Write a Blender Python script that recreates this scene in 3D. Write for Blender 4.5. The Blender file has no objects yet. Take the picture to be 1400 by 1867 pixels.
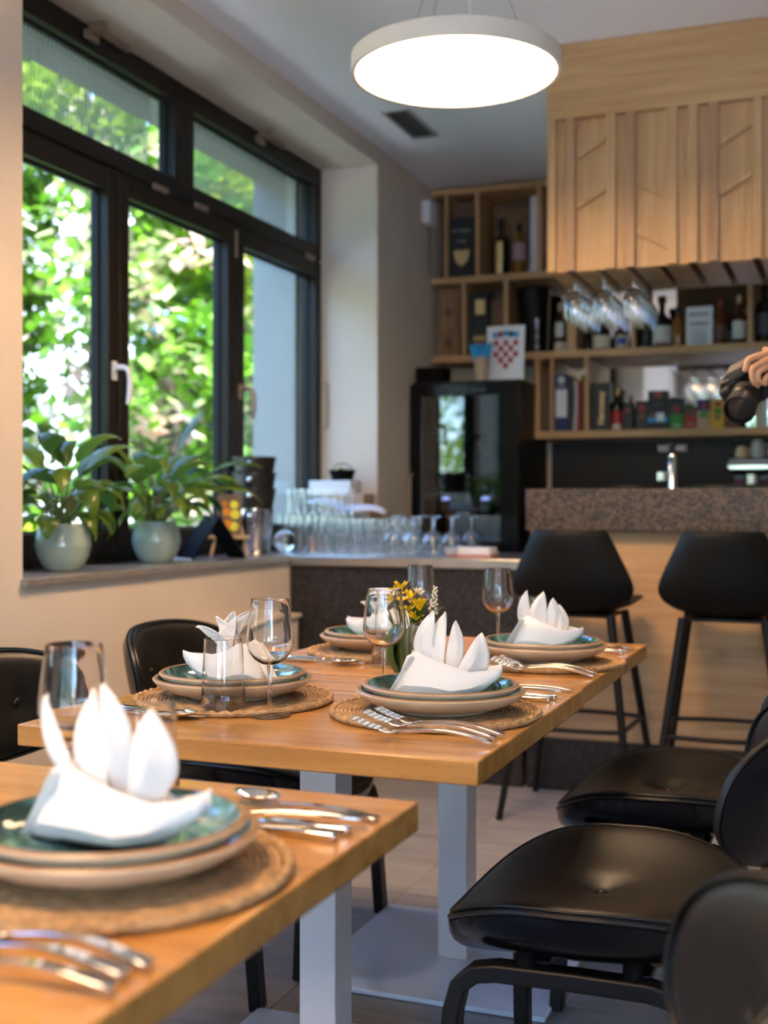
import bpy, bmesh, math, random
from mathutils import Vector, Matrix
sc = bpy.context.scene
PI = math.pi
RG = random.Random(11)

# ------------------------------------------------------------------ camera
YAW, PITCH, ROLL, CAMH, FPX = .370145, -.0065907, .00169, 1.118, 2207.11
_cy, _sy = math.cos(YAW), math.sin(YAW)
FWD = Vector((-_sy*math.cos(PITCH), _cy*math.cos(PITCH), math.sin(PITCH)))
_r = Vector((_cy, _sy, 0)); _u = _r.cross(FWD)
RGT = _r*math.cos(ROLL) + _u*math.sin(ROLL)
UPV = -_r*math.sin(ROLL) + _u*math.cos(ROLL)
cd = bpy.data.cameras.new('camera'); cam = bpy.data.objects.new('view_camera', cd)
sc.collection.objects.link(cam); sc.camera = cam
_m = Matrix((RGT, UPV, -FWD)).transposed().to_4x4(); _m.translation = (0, 0, CAMH)
cam.matrix_world = _m
cd.sensor_fit = 'VERTICAL'; cd.sensor_height = 36; cd.lens = FPX/1867*36
cd.clip_start = .02; cd.clip_end = 300
cd.dof.use_dof = True; cd.dof.focus_distance = 2.2; cd.dof.aperture_fstop = 3.0

# ------------------------------------------------------------------ world, sun, exposure
w = bpy.data.worlds.new('world'); sc.world = w; w.use_nodes = True
nt = w.node_tree; nt.nodes.clear()
wo = nt.nodes.new('ShaderNodeOutputWorld'); bg = nt.nodes.new('ShaderNodeBackground')
sky = nt.nodes.new('ShaderNodeTexSky'); sky.sky_type = 'NISHITA'; sky.sun_disc = False
sky.sun_elevation = math.radians(48); sky.sun_rotation = math.radians(110); sky.air_density = 1.0; sky.dust_density = 1.2
bg.inputs['Strength'].default_value = 1.45
wb = nt.nodes.new('ShaderNodeMix'); wb.data_type = 'RGBA'; wb.blend_type = 'MULTIPLY'; wb.inputs['Factor'].default_value = 1
wb.inputs['B'].default_value = (.74, .93, 1.26, 1)      # daylight seen with a tungsten-leaning white balance
nt.links.new(sky.outputs[0], wb.inputs['A']); nt.links.new(wb.outputs['Result'], bg.inputs[0]); nt.links.new(bg.outputs[0], wo.inputs[0])
sl = bpy.data.lights.new('sun', 'SUN'); sl.energy = 12.; sl.angle = .009; sl.color = (1, .95, .87)
sun = bpy.data.objects.new('sun', sl); sc.collection.objects.link(sun)
sun.rotation_euler = Vector((-.80, .34, -1.0)).to_track_quat('-Z', 'Y').to_euler()
sun.location = (8, -4, 12)
vs = sc.view_settings
vs.view_transform = 'Standard'; vs.look = 'None'; vs.gamma = 1; vs.use_curve_mapping = False
vs.exposure = .92
sc.cycles.caustics_reflective = True; sc.cycles.caustics_refractive = True
sc.cycles.sample_clamp_indirect = 6.0
sc.cycles.max_bounces = 28; sc.cycles.transmission_bounces = 28; sc.cycles.transparent_max_bounces = 32; sc.cycles.glossy_bounces = 8; sc.cycles.diffuse_bounces = 5
LAMP_COL = (1, .64, .35); LAMP_E = 28.0

# ------------------------------------------------------------------ materials
M = {}
def nmat(name):
    m = bpy.data.materials.new(name); m.use_nodes = True; M[name] = m
    return m, m.node_tree, m.node_tree.nodes['Principled BSDF']
def pmat(name, col, rough=.5, metal=0., spec=.5, coat=0., emis=None, es=0., trans=0., ior=1.45, noise=None, bump=None, sheen=0.):
    """plain principled material; noise=(scale, amount) varies the colour, bump=(scale, strength) gives fine relief"""
    m, nt, b = nmat(name)
    b.inputs['Base Color'].default_value = (*col, 1); b.inputs['Roughness'].default_value = rough
    b.inputs['Metallic'].default_value = metal; b.inputs['Specular IOR Level'].default_value = spec
    b.inputs['Coat Weight'].default_value = coat; b.inputs['IOR'].default_value = ior
    b.inputs['Transmission Weight'].default_value = trans; b.inputs['Sheen Weight'].default_value = sheen
    if emis: b.inputs['Emission Color'].default_value = (*emis, 1); b.inputs['Emission Strength'].default_value = es
    if noise or bump: tc = nt.nodes.new('ShaderNodeTexCoord')
    if noise:
        n = nt.nodes.new('ShaderNodeTexNoise'); n.inputs['Scale'].default_value = noise[0]; n.inputs['Detail'].default_value = 6
        r = nt.nodes.new('ShaderNodeValToRGB'); k = noise[1]
        r.color_ramp.elements[0].position = .3; r.color_ramp.elements[1].position = .7
        r.color_ramp.elements[0].color = (*[c*(1-k) for c in col], 1); r.color_ramp.elements[1].color = (*[min(1, c*(1+k)) for c in col], 1)
        nt.links.new(tc.outputs['Object'], n.inputs['Vector']); nt.links.new(n.outputs[0], r.inputs[0]); nt.links.new(r.outputs[0], b.inputs['Base Color'])
    if bump:
        n = nt.nodes.new('ShaderNodeTexNoise'); n.inputs['Scale'].default_value = bump[0]; n.inputs['Detail'].default_value = 3
        q = nt.nodes.new('ShaderNodeBump'); q.inputs['Strength'].default_value = bump[1]; q.inputs['Distance'].default_value = .002
        nt.links.new(tc.outputs['Object'], n.inputs['Vector']); nt.links.new(n.outputs[0], q.inputs['Height']); nt.links.new(q.outputs[0], b.inputs['Normal'])
    return m
def wood(name, c1, c2, stretch, rough=.4, scale=6., coat=0., fine=60.):
    """grain runs along the axis whose stretch factor is smallest"""
    m, nt, b = nmat(name); N = nt.nodes.new; L = nt.links.new
    tc = N('ShaderNodeTexCoord'); mp = N('ShaderNodeMapping'); mp.inputs['Scale'].default_value = stretch
    oi = N('ShaderNodeObjectInfo'); ad = N('ShaderNodeVectorMath'); ad.operation = 'ADD'
    ml = N('ShaderNodeVectorMath'); ml.operation = 'SCALE'; ml.inputs['Scale'].default_value = 7.3
    L(oi.outputs['Random'], ml.inputs[0]); L(tc.outputs['Object'], ad.inputs[0]); L(ml.outputs[0], ad.inputs[1]); L(ad.outputs[0], mp.inputs[0])
    n1 = N('ShaderNodeTexNoise'); n1.inputs['Scale'].default_value = scale; n1.inputs['Detail'].default_value = 5; n1.inputs['Distortion'].default_value = .6
    n2 = N('ShaderNodeTexNoise'); n2.inputs['Scale'].default_value = fine; n2.inputs['Detail'].default_value = 3
    L(mp.outputs[0], n1.inputs['Vector']); L(mp.outputs[0], n2.inputs['Vector'])
    mx = N('ShaderNodeMath'); mx.operation = 'MULTIPLY_ADD'; mx.inputs[1].default_value = .45
    L(n2.outputs[0], mx.inputs[0]); L(n1.outputs[0], mx.inputs[2])
    r = N('ShaderNodeValToRGB'); r.color_ramp.elements[0].position = .48; r.color_ramp.elements[1].position = .95
    r.color_ramp.elements[0].color = (*c1, 1); r.color_ramp.elements[1].color = (*c2, 1)
    L(mx.outputs[0], r.inputs[0]); L(r.outputs[0], b.inputs['Base Color'])
    b.inputs['Roughness'].default_value = rough; b.inputs['Coat Weight'].default_value = coat; b.inputs['Coat Roughness'].default_value = .15
    q = N('ShaderNodeBump'); q.inputs['Strength'].default_value = .06; q.inputs['Distance'].default_value = .001
    L(mx.outputs[0], q.inputs['Height']); L(q.outputs[0], b.inputs['Normal'])
    return m
def speckle(name, c1, c2, scale, rough):
    m, nt, b = nmat(name); N = nt.nodes.new; L = nt.links.new
    tc = N('ShaderNodeTexCoord'); v = N('ShaderNodeTexVoronoi'); v.inputs['Scale'].default_value = scale
    n = N('ShaderNodeTexNoise'); n.inputs['Scale'].default_value = scale*.5; n.inputs['Detail'].default_value = 4
    L(tc.outputs['Object'], v.inputs['Vector']); L(tc.outputs['Object'], n.inputs['Vector'])
    s = N('ShaderNodeSeparateColor'); L(v.outputs['Color'], s.inputs[0])
    a = N('ShaderNodeMath'); a.operation = 'MULTIPLY'; L(s.outputs[0], a.inputs[0]); L(n.outputs[0], a.inputs[1])
    r = N('ShaderNodeValToRGB'); r.color_ramp.elements[0].position = .12; r.color_ramp.elements[1].position = .5
    r.color_ramp.elements[0].color = (*c1, 1); r.color_ramp.elements[1].color = (*c2, 1)
    L(a.outputs[0], r.inputs[0]); L(r.outputs[0], b.inputs['Base Color']); b.inputs['Roughness'].default_value = rough
    return m
def thin_glass(name, tint=(1, 1, 1), ior=1.5, rough=0., extra=0.):
    """thin pane: Fresnel mix of clear transmission and mirror reflection"""
    m, nt, b = nmat(name); N = nt.nodes.new; L = nt.links.new; nt.nodes.remove(b)
    out = nt.nodes['Material Output']; t = N('ShaderNodeBsdfTransparent'); g = N('ShaderNodeBsdfGlossy'); f = N('ShaderNodeFresnel'); x = N('ShaderNodeMixShader')
    t.inputs[0].default_value = (*tint, 1); g.inputs['Roughness'].default_value = rough
    ge = N('ShaderNodeNewGeometry'); mi = N('ShaderNodeMath'); mi.operation = 'MULTIPLY_ADD'      # same reflectance from both sides of the wall
    mi.inputs[1].default_value = 1/ior-ior; mi.inputs[2].default_value = ior; L(ge.outputs['Backfacing'], mi.inputs[0]); L(mi.outputs[0], f.inputs[0])
    if extra:
        ad = N('ShaderNodeMath'); ad.operation = 'ADD'; ad.inputs[1].default_value = extra; ad.use_clamp = True
        L(f.outputs[0], ad.inputs[0]); L(ad.outputs[0], x.inputs[0])
    else: L(f.outputs[0], x.inputs[0])
    L(t.outputs[0], x.inputs[1]); L(g.outputs[0], x.inputs[2]); L(x.outputs[0], out.inputs[0])
    return m
def leafmat(name, ca, cb, trans=.35, rough=.35, vein=False, lo=.35, hi=.95):
    """colour between ca and cb chosen per object and by noise, light passes through the blade"""
    m, nt, b = nmat(name); N = nt.nodes.new; L = nt.links.new
    tc = N('ShaderNodeTexCoord'); n = N('ShaderNodeTexNoise'); n.inputs['Scale'].default_value = 9 if vein else 1.7
    n.inputs['Detail'].default_value = 4
    L(tc.outputs['Object'], n.inputs['Vector']); oi = N('ShaderNodeObjectInfo')
    a = N('ShaderNodeMath'); a.operation = 'MULTIPLY_ADD'; a.inputs[1].default_value = .5; L(oi.outputs['Random'], a.inputs[0]); L(n.outputs[0], a.inputs[2])
    r = N('ShaderNodeValToRGB'); r.color_ramp.elements[0].position = lo; r.color_ramp.elements[1].position = hi
    r.color_ramp.elements[0].color = (*ca, 1); r.color_ramp.elements[1].color = (*cb, 1)
    L(a.outputs[0], r.inputs[0]); L(r.outputs[0], b.inputs['Base Color']); b.inputs['Roughness'].default_value = rough
    tl = N('ShaderNodeBsdfTranslucent'); x = N('ShaderNodeMixShader'); x.inputs[0].default_value = trans
    L(r.outputs[0], tl.inputs[0]); L(b.outputs[0], x.inputs[1]); L(tl.outputs[0], x.inputs[2]); L(x.outputs[0], nt.nodes['Material Output'].inputs[0])
    return m

pmat('wall', (.66, .56, .445), .85, noise=(3, .03), bump=(60, .08))
pmat('ceiling', (.90, .90, .91), .9)
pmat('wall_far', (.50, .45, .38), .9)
pmat('exterior', (.34, .33, .285), .95, bump=(120, .25))
pmat('house', (.85, .83, .80), .9, bump=(40, .2))
pmat('grout', (.52, .45, .38), .9)
wood('tile', (.20, .195, .195), (.31, .30, .295), (1.2, 7, 7), .42, 3.)
speckle('granite', (.014, .010, .007), (.135, .088, .056), 140, .4)
speckle('granite_dark', (.006, .005, .005), (.04, .031, .028), 110, .5)
speckle('sill_stone', (.15, .14, .135), (.30, .275, .25), 220, .28)
pmat('steel', (.60, .57, .53), .28, 1., noise=(9, .12))
pmat('chrome', (.78, .76, .73), .09, 1.)
pmat('brushed', (.62, .60, .57), .3, 1., bump=(90, .05))
wood('oak_v', (.40, .215, .082), (.58, .35, .15), (9, 9, .5), .5, 4.)
wood('oak_h', (.40, .215, .082), (.58, .35, .15), (.5, 9, 9), .5, 4.)
wood('oak_red', (.31, .16, .068), (.46, .26, .125), (9, 9, .5), .5, 4.)
wood('oak_dark', (.13, .075, .04), (.20, .12, .065), (.6, 9, 9), .6, 4.)
wood('oak_front', (.44, .26, .125), (.58, .37, .195), (.45, 8, 8), .5, 4.)
wood('table_wood', (.34, .138, .025), (.57, .265, .058), (.55, 8, 8), .27, 3.2, coat=.25)
wood('pine', (.42, .24, .09), (.58, .36, .16), (4, 4, .5), .5, 5.)
wood('crate', (.15, .075, .03), (.27, .15, .06), (5, 5, .6), .6, 5.)
pmat('leather', (.0075, .007, .0065), .36, spec=.42, bump=(420, .16))
pmat('black_gloss', (.004, .004, .005), .18, spec=.35)
pmat('black_satin', (.007, .007, .0075), .4, spec=.3)
pmat('black_matte', (.006, .0055, .005), .8, spec=.08)
pmat('bucket_black', (.07, .062, .055), .32, .75)
pmat('stool_fabric', (.0055, .0058, .0058), .55, spec=.2, bump=(300, .3))
pmat('silver_paint', (.66, .65, .64), .36, .2, noise=(5, .06))
pmat('base_white', (.64, .71, .80), .16, coat=.3)
pmat('frame', (.017, .013, .010), .42, spec=.3)
pmat('gasket', (.005, .005, .005), .7)
thin_glass('pane', (.98, .99, .985), 1.45)
thin_glass('dark_pane', (.30, .30, .31), 1.5, 0., .16)
thin_glass('glass', (.985, .99, .985), 1.5, 0., .015)
thin_glass('glass_blue', (.93, .97, .98), 1.5, 0., .03)
pmat('glass_clear', (1, 1, 1), 0., trans=1., ior=1.5)
pmat('glass_solid', (1, 1, 1), 0., trans=1., ior=1.5)
pmat('mirror', (.80, .80, .79), .015, 1.)
pmat('white_metal', (.72, .71, .70), .4, spec=.5)
pmat('beige_metal', (.34, .26, .19), .4, .4)
pmat('lamp_rim', (.72, .64, .52), .55)
pmat('lamp_glow', (.9, .85, .8), .5, emis=LAMP_COL, es=LAMP_E)
pmat('vent', (.40, .39, .38), .5)
pmat('dark_void', (.01, .01, .01), .9)
pmat('celadon', (.36, .44, .37), .18, coat=.5, noise=(14, .09))
leafmat('leaf', (.016, .065, .014), (.15, .24, .03), .45, .3, True)
pmat('stem', (.09, .13, .03), .5); pmat('stem_old', (.17, .10, .045), .7)
pmat('soil', (.02, .013, .008), .95)
pmat('linen', (.82, .79, .74), .85, sheen=.2, bump=(700, .12))
pmat('paper_white', (.72, .73, .75), .8)
pmat('carton', (.46, .32, .20), .8); pmat('carton_dark', (.17, .10, .055), .8)
pmat('clay', (.62, .46, .29), .42, noise=(25, .10))
pmat('clay_rim', (.30, .15, .065), .3)
pmat('jute', (.44, .26, .115), .9, noise=(70, .38), bump=(260, .6))
pmat('gold', (.75, .56, .25), .35, .7)
pmat('label_cream', (.55, .49, .36), .7); pmat('label_white', (.55, .58, .55), .7)
pmat('label_pink', (.40, .25, .28), .6); pmat('bottle_dark', (.008, .008, .006), .1); pmat('bottle_green', (.012, .02, .008), .1)
pmat('amber', (.22, .10, .02), .1); pmat('whisky_red', (.12, .025, .01), .1); pmat('bottle_brown', (.05, .018, .006), .1)
pmat('cap_gold', (.42, .28, .10), .35, .6); pmat('cap_black', (.01, .01, .01), .4); pmat('cap_red', (.30, .02, .015), .4)
pmat('print_red', (.36, .02, .018), .6); pmat('print_blue', (.02, .07, .30), .6); pmat('print_green', (.03, .22, .03), .6)
pmat('print_yellow', (.62, .34, .03), .6); pmat('print_sky', (.02, .28, .55), .6); pmat('print_navy', (.012, .03, .12), .6)
pmat('print_grey', (.07, .07, .08), .6); pmat('box_black', (.012, .014, .017), .5); pmat('ink', (.05, .055, .065), .8)
pmat('pink_paper', (.50, .24, .22), .8); pmat('brown_print', (.12, .06, .04), .6)
pmat('petal_yellow', (.88, .62, .012), .55); pmat('petal_white', (.78, .70, .55), .6)
pmat('sprig', (.03, .10, .014), .5)
pmat('lemon', (.75, .62, .03), .45); pmat('orange_oil', (.70, .22, .01), .25)
pmat('skin', (.62, .31, .16), .5, noise=(30, .06)); pmat('cloth_dark', (.02, .022, .03), .85); pmat('hair', (.02, .013, .01), .6)
pmat('rubber', (.012, .012, .012), .55, bump=(500, .3)); pmat('camera_grey', (.075, .068, .062), .55, bump=(600, .3))
pmat('lens_glass', (.03, .028, .027), .12)
pmat('led', (.5, .6, 1), .5, emis=(.35, .5, 1), es=9.)  # emission imitating a glow mirrored in the cooler door
pmat('espresso', (.10, .10, .105), .25, .6); pmat('cup_grey', (.36, .36, .34), .35)
pmat('magenta', (.25, .02, .12), .4); pmat('cool_shelf', (.20, .115, .065), .5)
pmat('bark', (.09, .065, .045), .9, noise=(8, .3), bump=(12, .8))
pmat('lawn', (.07, .14, .03), .95, noise=(3, .3)); pmat('paving', (.80, .80, .80), .9, noise=(2, .08)); pmat('awning', (.30, .28, .25), .9)
pmat('gravel', (.58, .57, .55), .95, noise=(6, .2))
leafmat('foliage_green', (.06, .17, .008), (.28, .44, .02), .4, .5)
leafmat('foliage_lime', (.18, .32, .012), (.50, .56, .035), .45, .5)
leafmat('foliage_dark', (.018, .06, .012), (.06, .13, .03), .35, .5)
leafmat('foliage_pink', (.16, .34, .015), (.95, .60, .50), .35, .6, False, .58, .72)

def plate_glaze():
    m, nt, b = nmat('glaze'); N = nt.nodes.new; L = nt.links.new
    tc = N('ShaderNodeTexCoord'); n = N('ShaderNodeTexNoise'); n.inputs['Scale'].default_value = 11; n.inputs['Detail'].default_value = 5; n.inputs['Distortion'].default_value = 1.2
    L(tc.outputs['Object'], n.inputs['Vector']); r = N('ShaderNodeValToRGB'); e = r.color_ramp.elements
    e[0].position = .36; e[0].color = (.012, .034, .022, 1); e[1].position = .47; e[1].color = (.022, .065, .055, 1)
    for p, c in ((.53, (.05, .14, .14)), (.61, (.15, .29, .32)), (.74, (.30, .36, .28))):
        q = e.new(p); q.color = (*c, 1)
    L(n.outputs[0], r.inputs[0]); L(r.outputs[0], b.inputs['Base Color']); b.inputs['Roughness'].default_value = .07; b.inputs['Coat Weight'].default_value = .4
plate_glaze()
def leaf_striped():
    m, nt, b = nmat('striped_leaf'); N = nt.nodes.new; L = nt.links.new
    tc = N('ShaderNodeTexCoord'); wv = N('ShaderNodeTexWave'); wv.inputs['Scale'].default_value = 55; wv.bands_direction = 'X'; wv.inputs['Distortion'].default_value = 1.
    L(tc.outputs['Object'], wv.inputs['Vector']); r = N('ShaderNodeValToRGB')
    r.color_ramp.elements[0].color = (.035, .075, .012, 1); r.color_ramp.elements[1].color = (.075, .14, .022, 1)
    L(wv.outputs[0], r.inputs[0]); L(r.outputs[0], b.inputs['Base Color']); b.inputs['Roughness'].default_value = .4
leaf_striped()
def screen_mat():
    m, nt, b = nmat('screen'); N = nt.nodes.new; L = nt.links.new
    b.inputs['Base Color'].default_value = (.12, .115, .10, 1); b.inputs['Roughness'].default_value = .8
    t = N('ShaderNodeBsdfTransparent'); x = N('ShaderNodeMixShader'); x.inputs[0].default_value = .17
    L(t.outputs[0], x.inputs[1]); L(b.outputs[0], x.inputs[2]); L(x.outputs[0], nt.nodes['Material Output'].inputs[0])
screen_mat()

# ------------------------------------------------------------------ mesh helpers
class MB:
    def __init__(s): s.v = []; s.f = []; s.m = []
    def add(s, vs, fs, mi=0):
        o = len(s.v); s.v += [tuple(v) for v in vs]
        s.f += [tuple(i+o for i in f) for f in fs]; s.m += [mi]*len(fs); return s
    def box(s, x0, x1, y0, y1, z0, z1, mi=0, mat=None):
        vs = [Vector((x, y, z)) for z in (z0, z1) for y in (y0, y1) for x in (x0, x1)]
        if mat: vs = [mat @ v for v in vs]
        return s.add(vs, [(0, 2, 3, 1), (4, 5, 7, 6), (0, 1, 5, 4), (2, 6, 7, 3), (0, 4, 6, 2), (1, 3, 7, 5)], mi)
    def lathe(s, prof, n=24, mi=0, o=(0, 0, 0), mat=None, close=False):
        vs = []; fs = []; k = len(prof)
        for i in range(n):
            a = 2*PI*i/n
            for (r, z) in prof: vs.append(Vector((o[0]+r*math.cos(a), o[1]+r*math.sin(a), o[2]+z)))
        if mat: vs = [mat @ v for v in vs]
        mis = mi if isinstance(mi, (list, tuple)) else [mi]*k
        for j in range(k if close else k-1):
            s.add([], [], 0)
            j2 = (j+1) % k
            for i in range(n):
                i2 = (i+1) % n
                fs.append((mis[j], (i*k+j, i2*k+j, i2*k+j2, i*k+j2)))
        o0 = len(s.v); s.v += [tuple(v) for v in vs]
        for (q, f) in fs: s.f.append(tuple(i+o0 for i in f)); s.m.append(q)
        if not close:
            if prof[0][0] > 1e-6: s.f.append(tuple(o0+i*k for i in reversed(range(n)))); s.m.append(mis[0])
            if prof[-1][0] > 1e-6: s.f.append(tuple(o0+i*k+k-1 for i in range(n))); s.m.append(mis[max(0, k-2)])
        return s
    def shell_lathe(s, prof, n=24, mi=0, o=(0, 0, 0)):
        """open surface of revolution, no caps"""
        k = len(prof); o0 = len(s.v)
        for i in range(n):
            a = 2*PI*i/n
            for (r, z) in prof: s.v.append((o[0]+r*math.cos(a), o[1]+r*math.sin(a), o[2]+z))
        for j in range(k-1):
            for i in range(n):
                i2 = (i+1) % n; s.f.append((o0+i*k+j, o0+i2*k+j, o0+i2*k+j+1, o0+i*k+j+1)); s.m.append(mi)
        return s
    def tube(s, pts, r, n=8, mi=0, closed=False):
        pts = [Vector(p) for p in pts]; N = len(pts); rs = r if isinstance(r, (list, tuple)) else [r]*N
        t0 = (pts[1]-pts[0]).normalized(); up = Vector((0, 0, 1)) if abs(t0.z) < .9 else Vector((1, 0, 0))
        nx = t0.cross(up).normalized(); vs = []
        for i in range(N):
            a = pts[(i-1) % N] if (i > 0 or closed) else pts[i]; b = pts[(i+1) % N] if (i < N-1 or closed) else pts[i]
            t = (b-a).normalized(); nx = (nx - t*nx.dot(t)).normalized(); ny = t.cross(nx)
            for j in range(n):
                q = 2*PI*j/n; vs.append(pts[i]+(nx*math.cos(q)+ny*math.sin(q))*rs[i])
        fs = []
        for i in range(N if closed else N-1):
            i2 = (i+1) % N
            for j in range(n): j2 = (j+1) % n; fs.append((i*n+j, i*n+j2, i2*n+j2, i2*n+j))
        if not closed: fs += [tuple(reversed(range(n))), tuple((N-1)*n+j for j in range(n))]
        return s.add(vs, fs, mi)
    def sweep(s, pts, side, hw, ht, mi=0):
        """rectangular bar along pts; side = width axis, hw/ht half width and half thickness (number or list)"""
        pts = [Vector(p) for p in pts]; N = len(pts); side = Vector(side).normalized(); vs = []
        hw = hw if isinstance(hw, (list, tuple)) else [hw]*N; ht = ht if isinstance(ht, (list, tuple)) else [ht]*N
        for i in range(N):
            t = (pts[min(i+1, N-1)]-pts[max(i-1, 0)]).normalized(); b = (side - t*side.dot(t)).normalized(); c = t.cross(b)
            for sx, sz in ((-1, -1), (1, -1), (1, 1), (-1, 1)): vs.append(pts[i]+b*hw[i]*sx+c*ht[i]*sz)
        fs = [(i*4+j, i*4+(j+1) % 4, i*4+4+(j+1) % 4, i*4+4+j) for i in range(N-1) for j in range(4)]
        fs += [(3, 2, 1, 0), (N*4-4, N*4-3, N*4-2, N*4-1)]
        return s.add(vs, fs, mi)
    def grid(s, fn, nu, nv, mi=0, u0=0., u1=1., v0=0., v1=1.):
        vs = [fn(u0+(u1-u0)*i/nu, v0+(v1-v0)*j/nv) for i in range(nu+1) for j in range(nv+1)]
        fs = [(i*(nv+1)+j, (i+1)*(nv+1)+j, (i+1)*(nv+1)+j+1, i*(nv+1)+j+1) for i in range(nu) for j in range(nv)]
        return s.add(vs, fs, mi)
    def ball(s, c, r, n=12, mi=0, sx=1, sy=1, sz=1):
        m = n//2; vs = [(c[0], c[1], c[2]-r*sz)]
        for i in range(1, m):
            a = -PI/2+PI*i/m
            for j in range(n): q = 2*PI*j/n; vs.append((c[0]+r*sx*math.cos(a)*math.cos(q), c[1]+r*sy*math.cos(a)*math.sin(q), c[2]+r*sz*math.sin(a)))
        vs.append((c[0], c[1], c[2]+r*sz)); T = len(vs)-1; fs = []
        for j in range(n): fs.append((0, 1+(j+1) % n, 1+j)); fs.append((T, T-n+j, T-n+(j+1) % n))
        for i in range(m-2):
            for j in range(n): a = 1+i*n; fs.append((a+j, a+(j+1) % n, a+n+(j+1) % n, a+n+j))
        return s.add(vs, fs, mi)
    def disc(s, c, r, n=24, mi=0, up=True):
        vs = [(c[0]+r*math.cos(2*PI*i/n), c[1]+r*math.sin(2*PI*i/n), c[2]) for i in range(n)]
        return s.add(vs, [tuple(range(n)) if up else tuple(reversed(range(n)))], mi)
    def poly(s, pts, mi=0): return s.add(pts, [tuple(range(len(pts)))], mi)
    def prism(s, pts, y0, y1, mi=0):
        """outline given in (x, z), extruded along y"""
        n = len(pts); vs = [(x, y0, z) for x, z in pts]+[(x, y1, z) for x, z in pts]
        fs = [tuple(range(n)), tuple(reversed(range(n, 2*n)))]+[(i, i+n, (i+1) % n+n, (i+1) % n) for i in range(n)]
        return s.add(vs, fs, mi)
    def build(s, name, mats, parent=None, smooth=True, angle=38, bevel=0., recalc=True, solid=0., sub=0):
        me = bpy.data.meshes.new(name); me.from_pydata(s.v, [], s.f)
        mats = mats if isinstance(mats, (list, tuple)) else [mats]
        for m in mats: me.materials.append(M[m] if isinstance(m, str) else m)
        me.polygons.foreach_set('material_index', s.m)
        if recalc:
            bm = bmesh.new(); bm.from_mesh(me); bmesh.ops.recalc_face_normals(bm, faces=bm.faces); bm.to_mesh(me); bm.free()
        if smooth:
            me.polygons.foreach_set('use_smooth', [True]*len(me.polygons)); me.set_sharp_from_angle(angle=math.radians(angle))
        me.update()
        o = bpy.data.objects.new(name, me); sc.collection.objects.link(o)
        if parent: o.parent = parent
        if solid: d = o.modifiers.new('thickness', 'SOLIDIFY'); d.thickness = solid; d.offset = 0
        if bevel: d = o.modifiers.new('edge', 'BEVEL'); d.width = bevel; d.segments = 2; d.limit_method = 'ANGLE'; d.angle_limit = .6
        if sub: d = o.modifiers.new('sub', 'SUBSURF'); d.levels = sub; d.render_levels = sub
        return o
def tag(o, label=None, cat=None, group=None, kind=None):
    for k, v in (('label', label), ('category', cat), ('group', group), ('kind', kind)):
        if v: o[k] = v
    return o
def thing(name, label, cat, loc=(0, 0, 0), rz=0., group=None, kind=None):
    o = bpy.data.objects.new(name, None); sc.collection.objects.link(o); o.empty_display_size = .05
    o.location = loc; o.rotation_euler = (0, 0, rz)
    return tag(o, label, cat, group, kind)
def dup(o, parent=None):
    c = o.copy(); sc.collection.objects.link(c)
    if parent: c.parent = parent
    for ch in list(o.children): dup(ch, c)
    return c
def put(src, first, loc, rz, label, group=None):
    o = src if first else dup(src)
    o.location = loc; o.rotation_euler = (0, 0, rz); o['label'] = label
    if group: o['group'] = group
    return o
def struct(name, mb, mat, parent=None, **k):
    o = mb.build(name, mat, parent, **k)
    if not parent: o['kind'] = 'structure'
    return o
def text(body, size, loc, rot, mat, parent, name='lettering', ext=.0006, align='CENTER'):
    c = bpy.data.curves.new(name, 'FONT'); c.body = body; c.size = size; c.extrude = ext; c.align_x = align; c.align_y = 'CENTER'
    o = bpy.data.objects.new(name, c); sc.collection.objects.link(o); c.materials.append(M[mat]); o.parent = parent
    bpy.context.view_layer.update(); me = bpy.data.meshes.new_from_object(o); bpy.data.objects.remove(o)
    o = bpy.data.objects.new(name, me); sc.collection.objects.link(o); o.parent = parent
    o.location = loc; o.rotation_euler = rot; return o

# ================================================================== SETTING
XL, XR, YB, YF, ZC = -2.23, 4.2, 6.78, -3.2, 2.90
f = struct('floor', MB().box(-2.9, XR+.2, YF-.2, YB+.2, -.15, -.0025), 'grout', smooth=False)
tm = None
for i in range(-2, 10):
    for j in range(-10, 8):
        x0 = -1.2+.6*i; y0 = 2.655+.595*j
        if x0 < -2.5 or x0 > XR-.05 or y0 < YF-.5 or y0+.595 > YB+.4: continue
        if tm is None:
            tm = MB().box(.002, .598, .002, .593, -.012, 0).build('tile', 'tile', f, smooth=False); t = tm
        else: t = tm.copy(); sc.collection.objects.link(t)
        t.location = (x0, y0, RG.uniform(-.0004, .0004))
W = MB()
W.box(-2.87, XL, YF-.2, YB+.2, 0, .874)
W.box(-2.87, XL, YF-.2, -.378, .874, ZC); W.box(-2.87, XL, 2.402, 2.872, .874, ZC); W.box(-2.64, XL, -.378, 2.402, 2.82, ZC)
W.box(-2.87, XL, 5.652, YB+.2, .874, ZC)
W.box(-2.64, XL, 2.872, 5.652, 2.82, ZC)
struct('wall_left', W, 'wall', smooth=False)
W = MB()
W.box(-2.90, -2.64, 2.872, 5.652, 2.79, 3.2); W.box(-2.90, -2.64, -.378, 2.402, 2.79, 3.2); W.box(-2.90, -2.872, 2.36, 2.92, -.2, 3.2); W.box(-2.90, -2.66, 5.60, 7.2, -.2, 3.2); W.box(-2.90, -2.872, YF-.3, -.34, -.2, 3.2)
W.box(-2.90, -2.64, -.378, 5.60, -.2, .86)
struct('trim_1', W, 'exterior', smooth=False)
struct('wall_back', MB().box(XL, XR, YB, YB+.2, 0, ZC), 'wall', smooth=False)
struct('wall_right', MB().box(XR, XR+.2, YF-.2, YB+.2, 0, ZC), 'wall_far', smooth=False)
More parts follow.
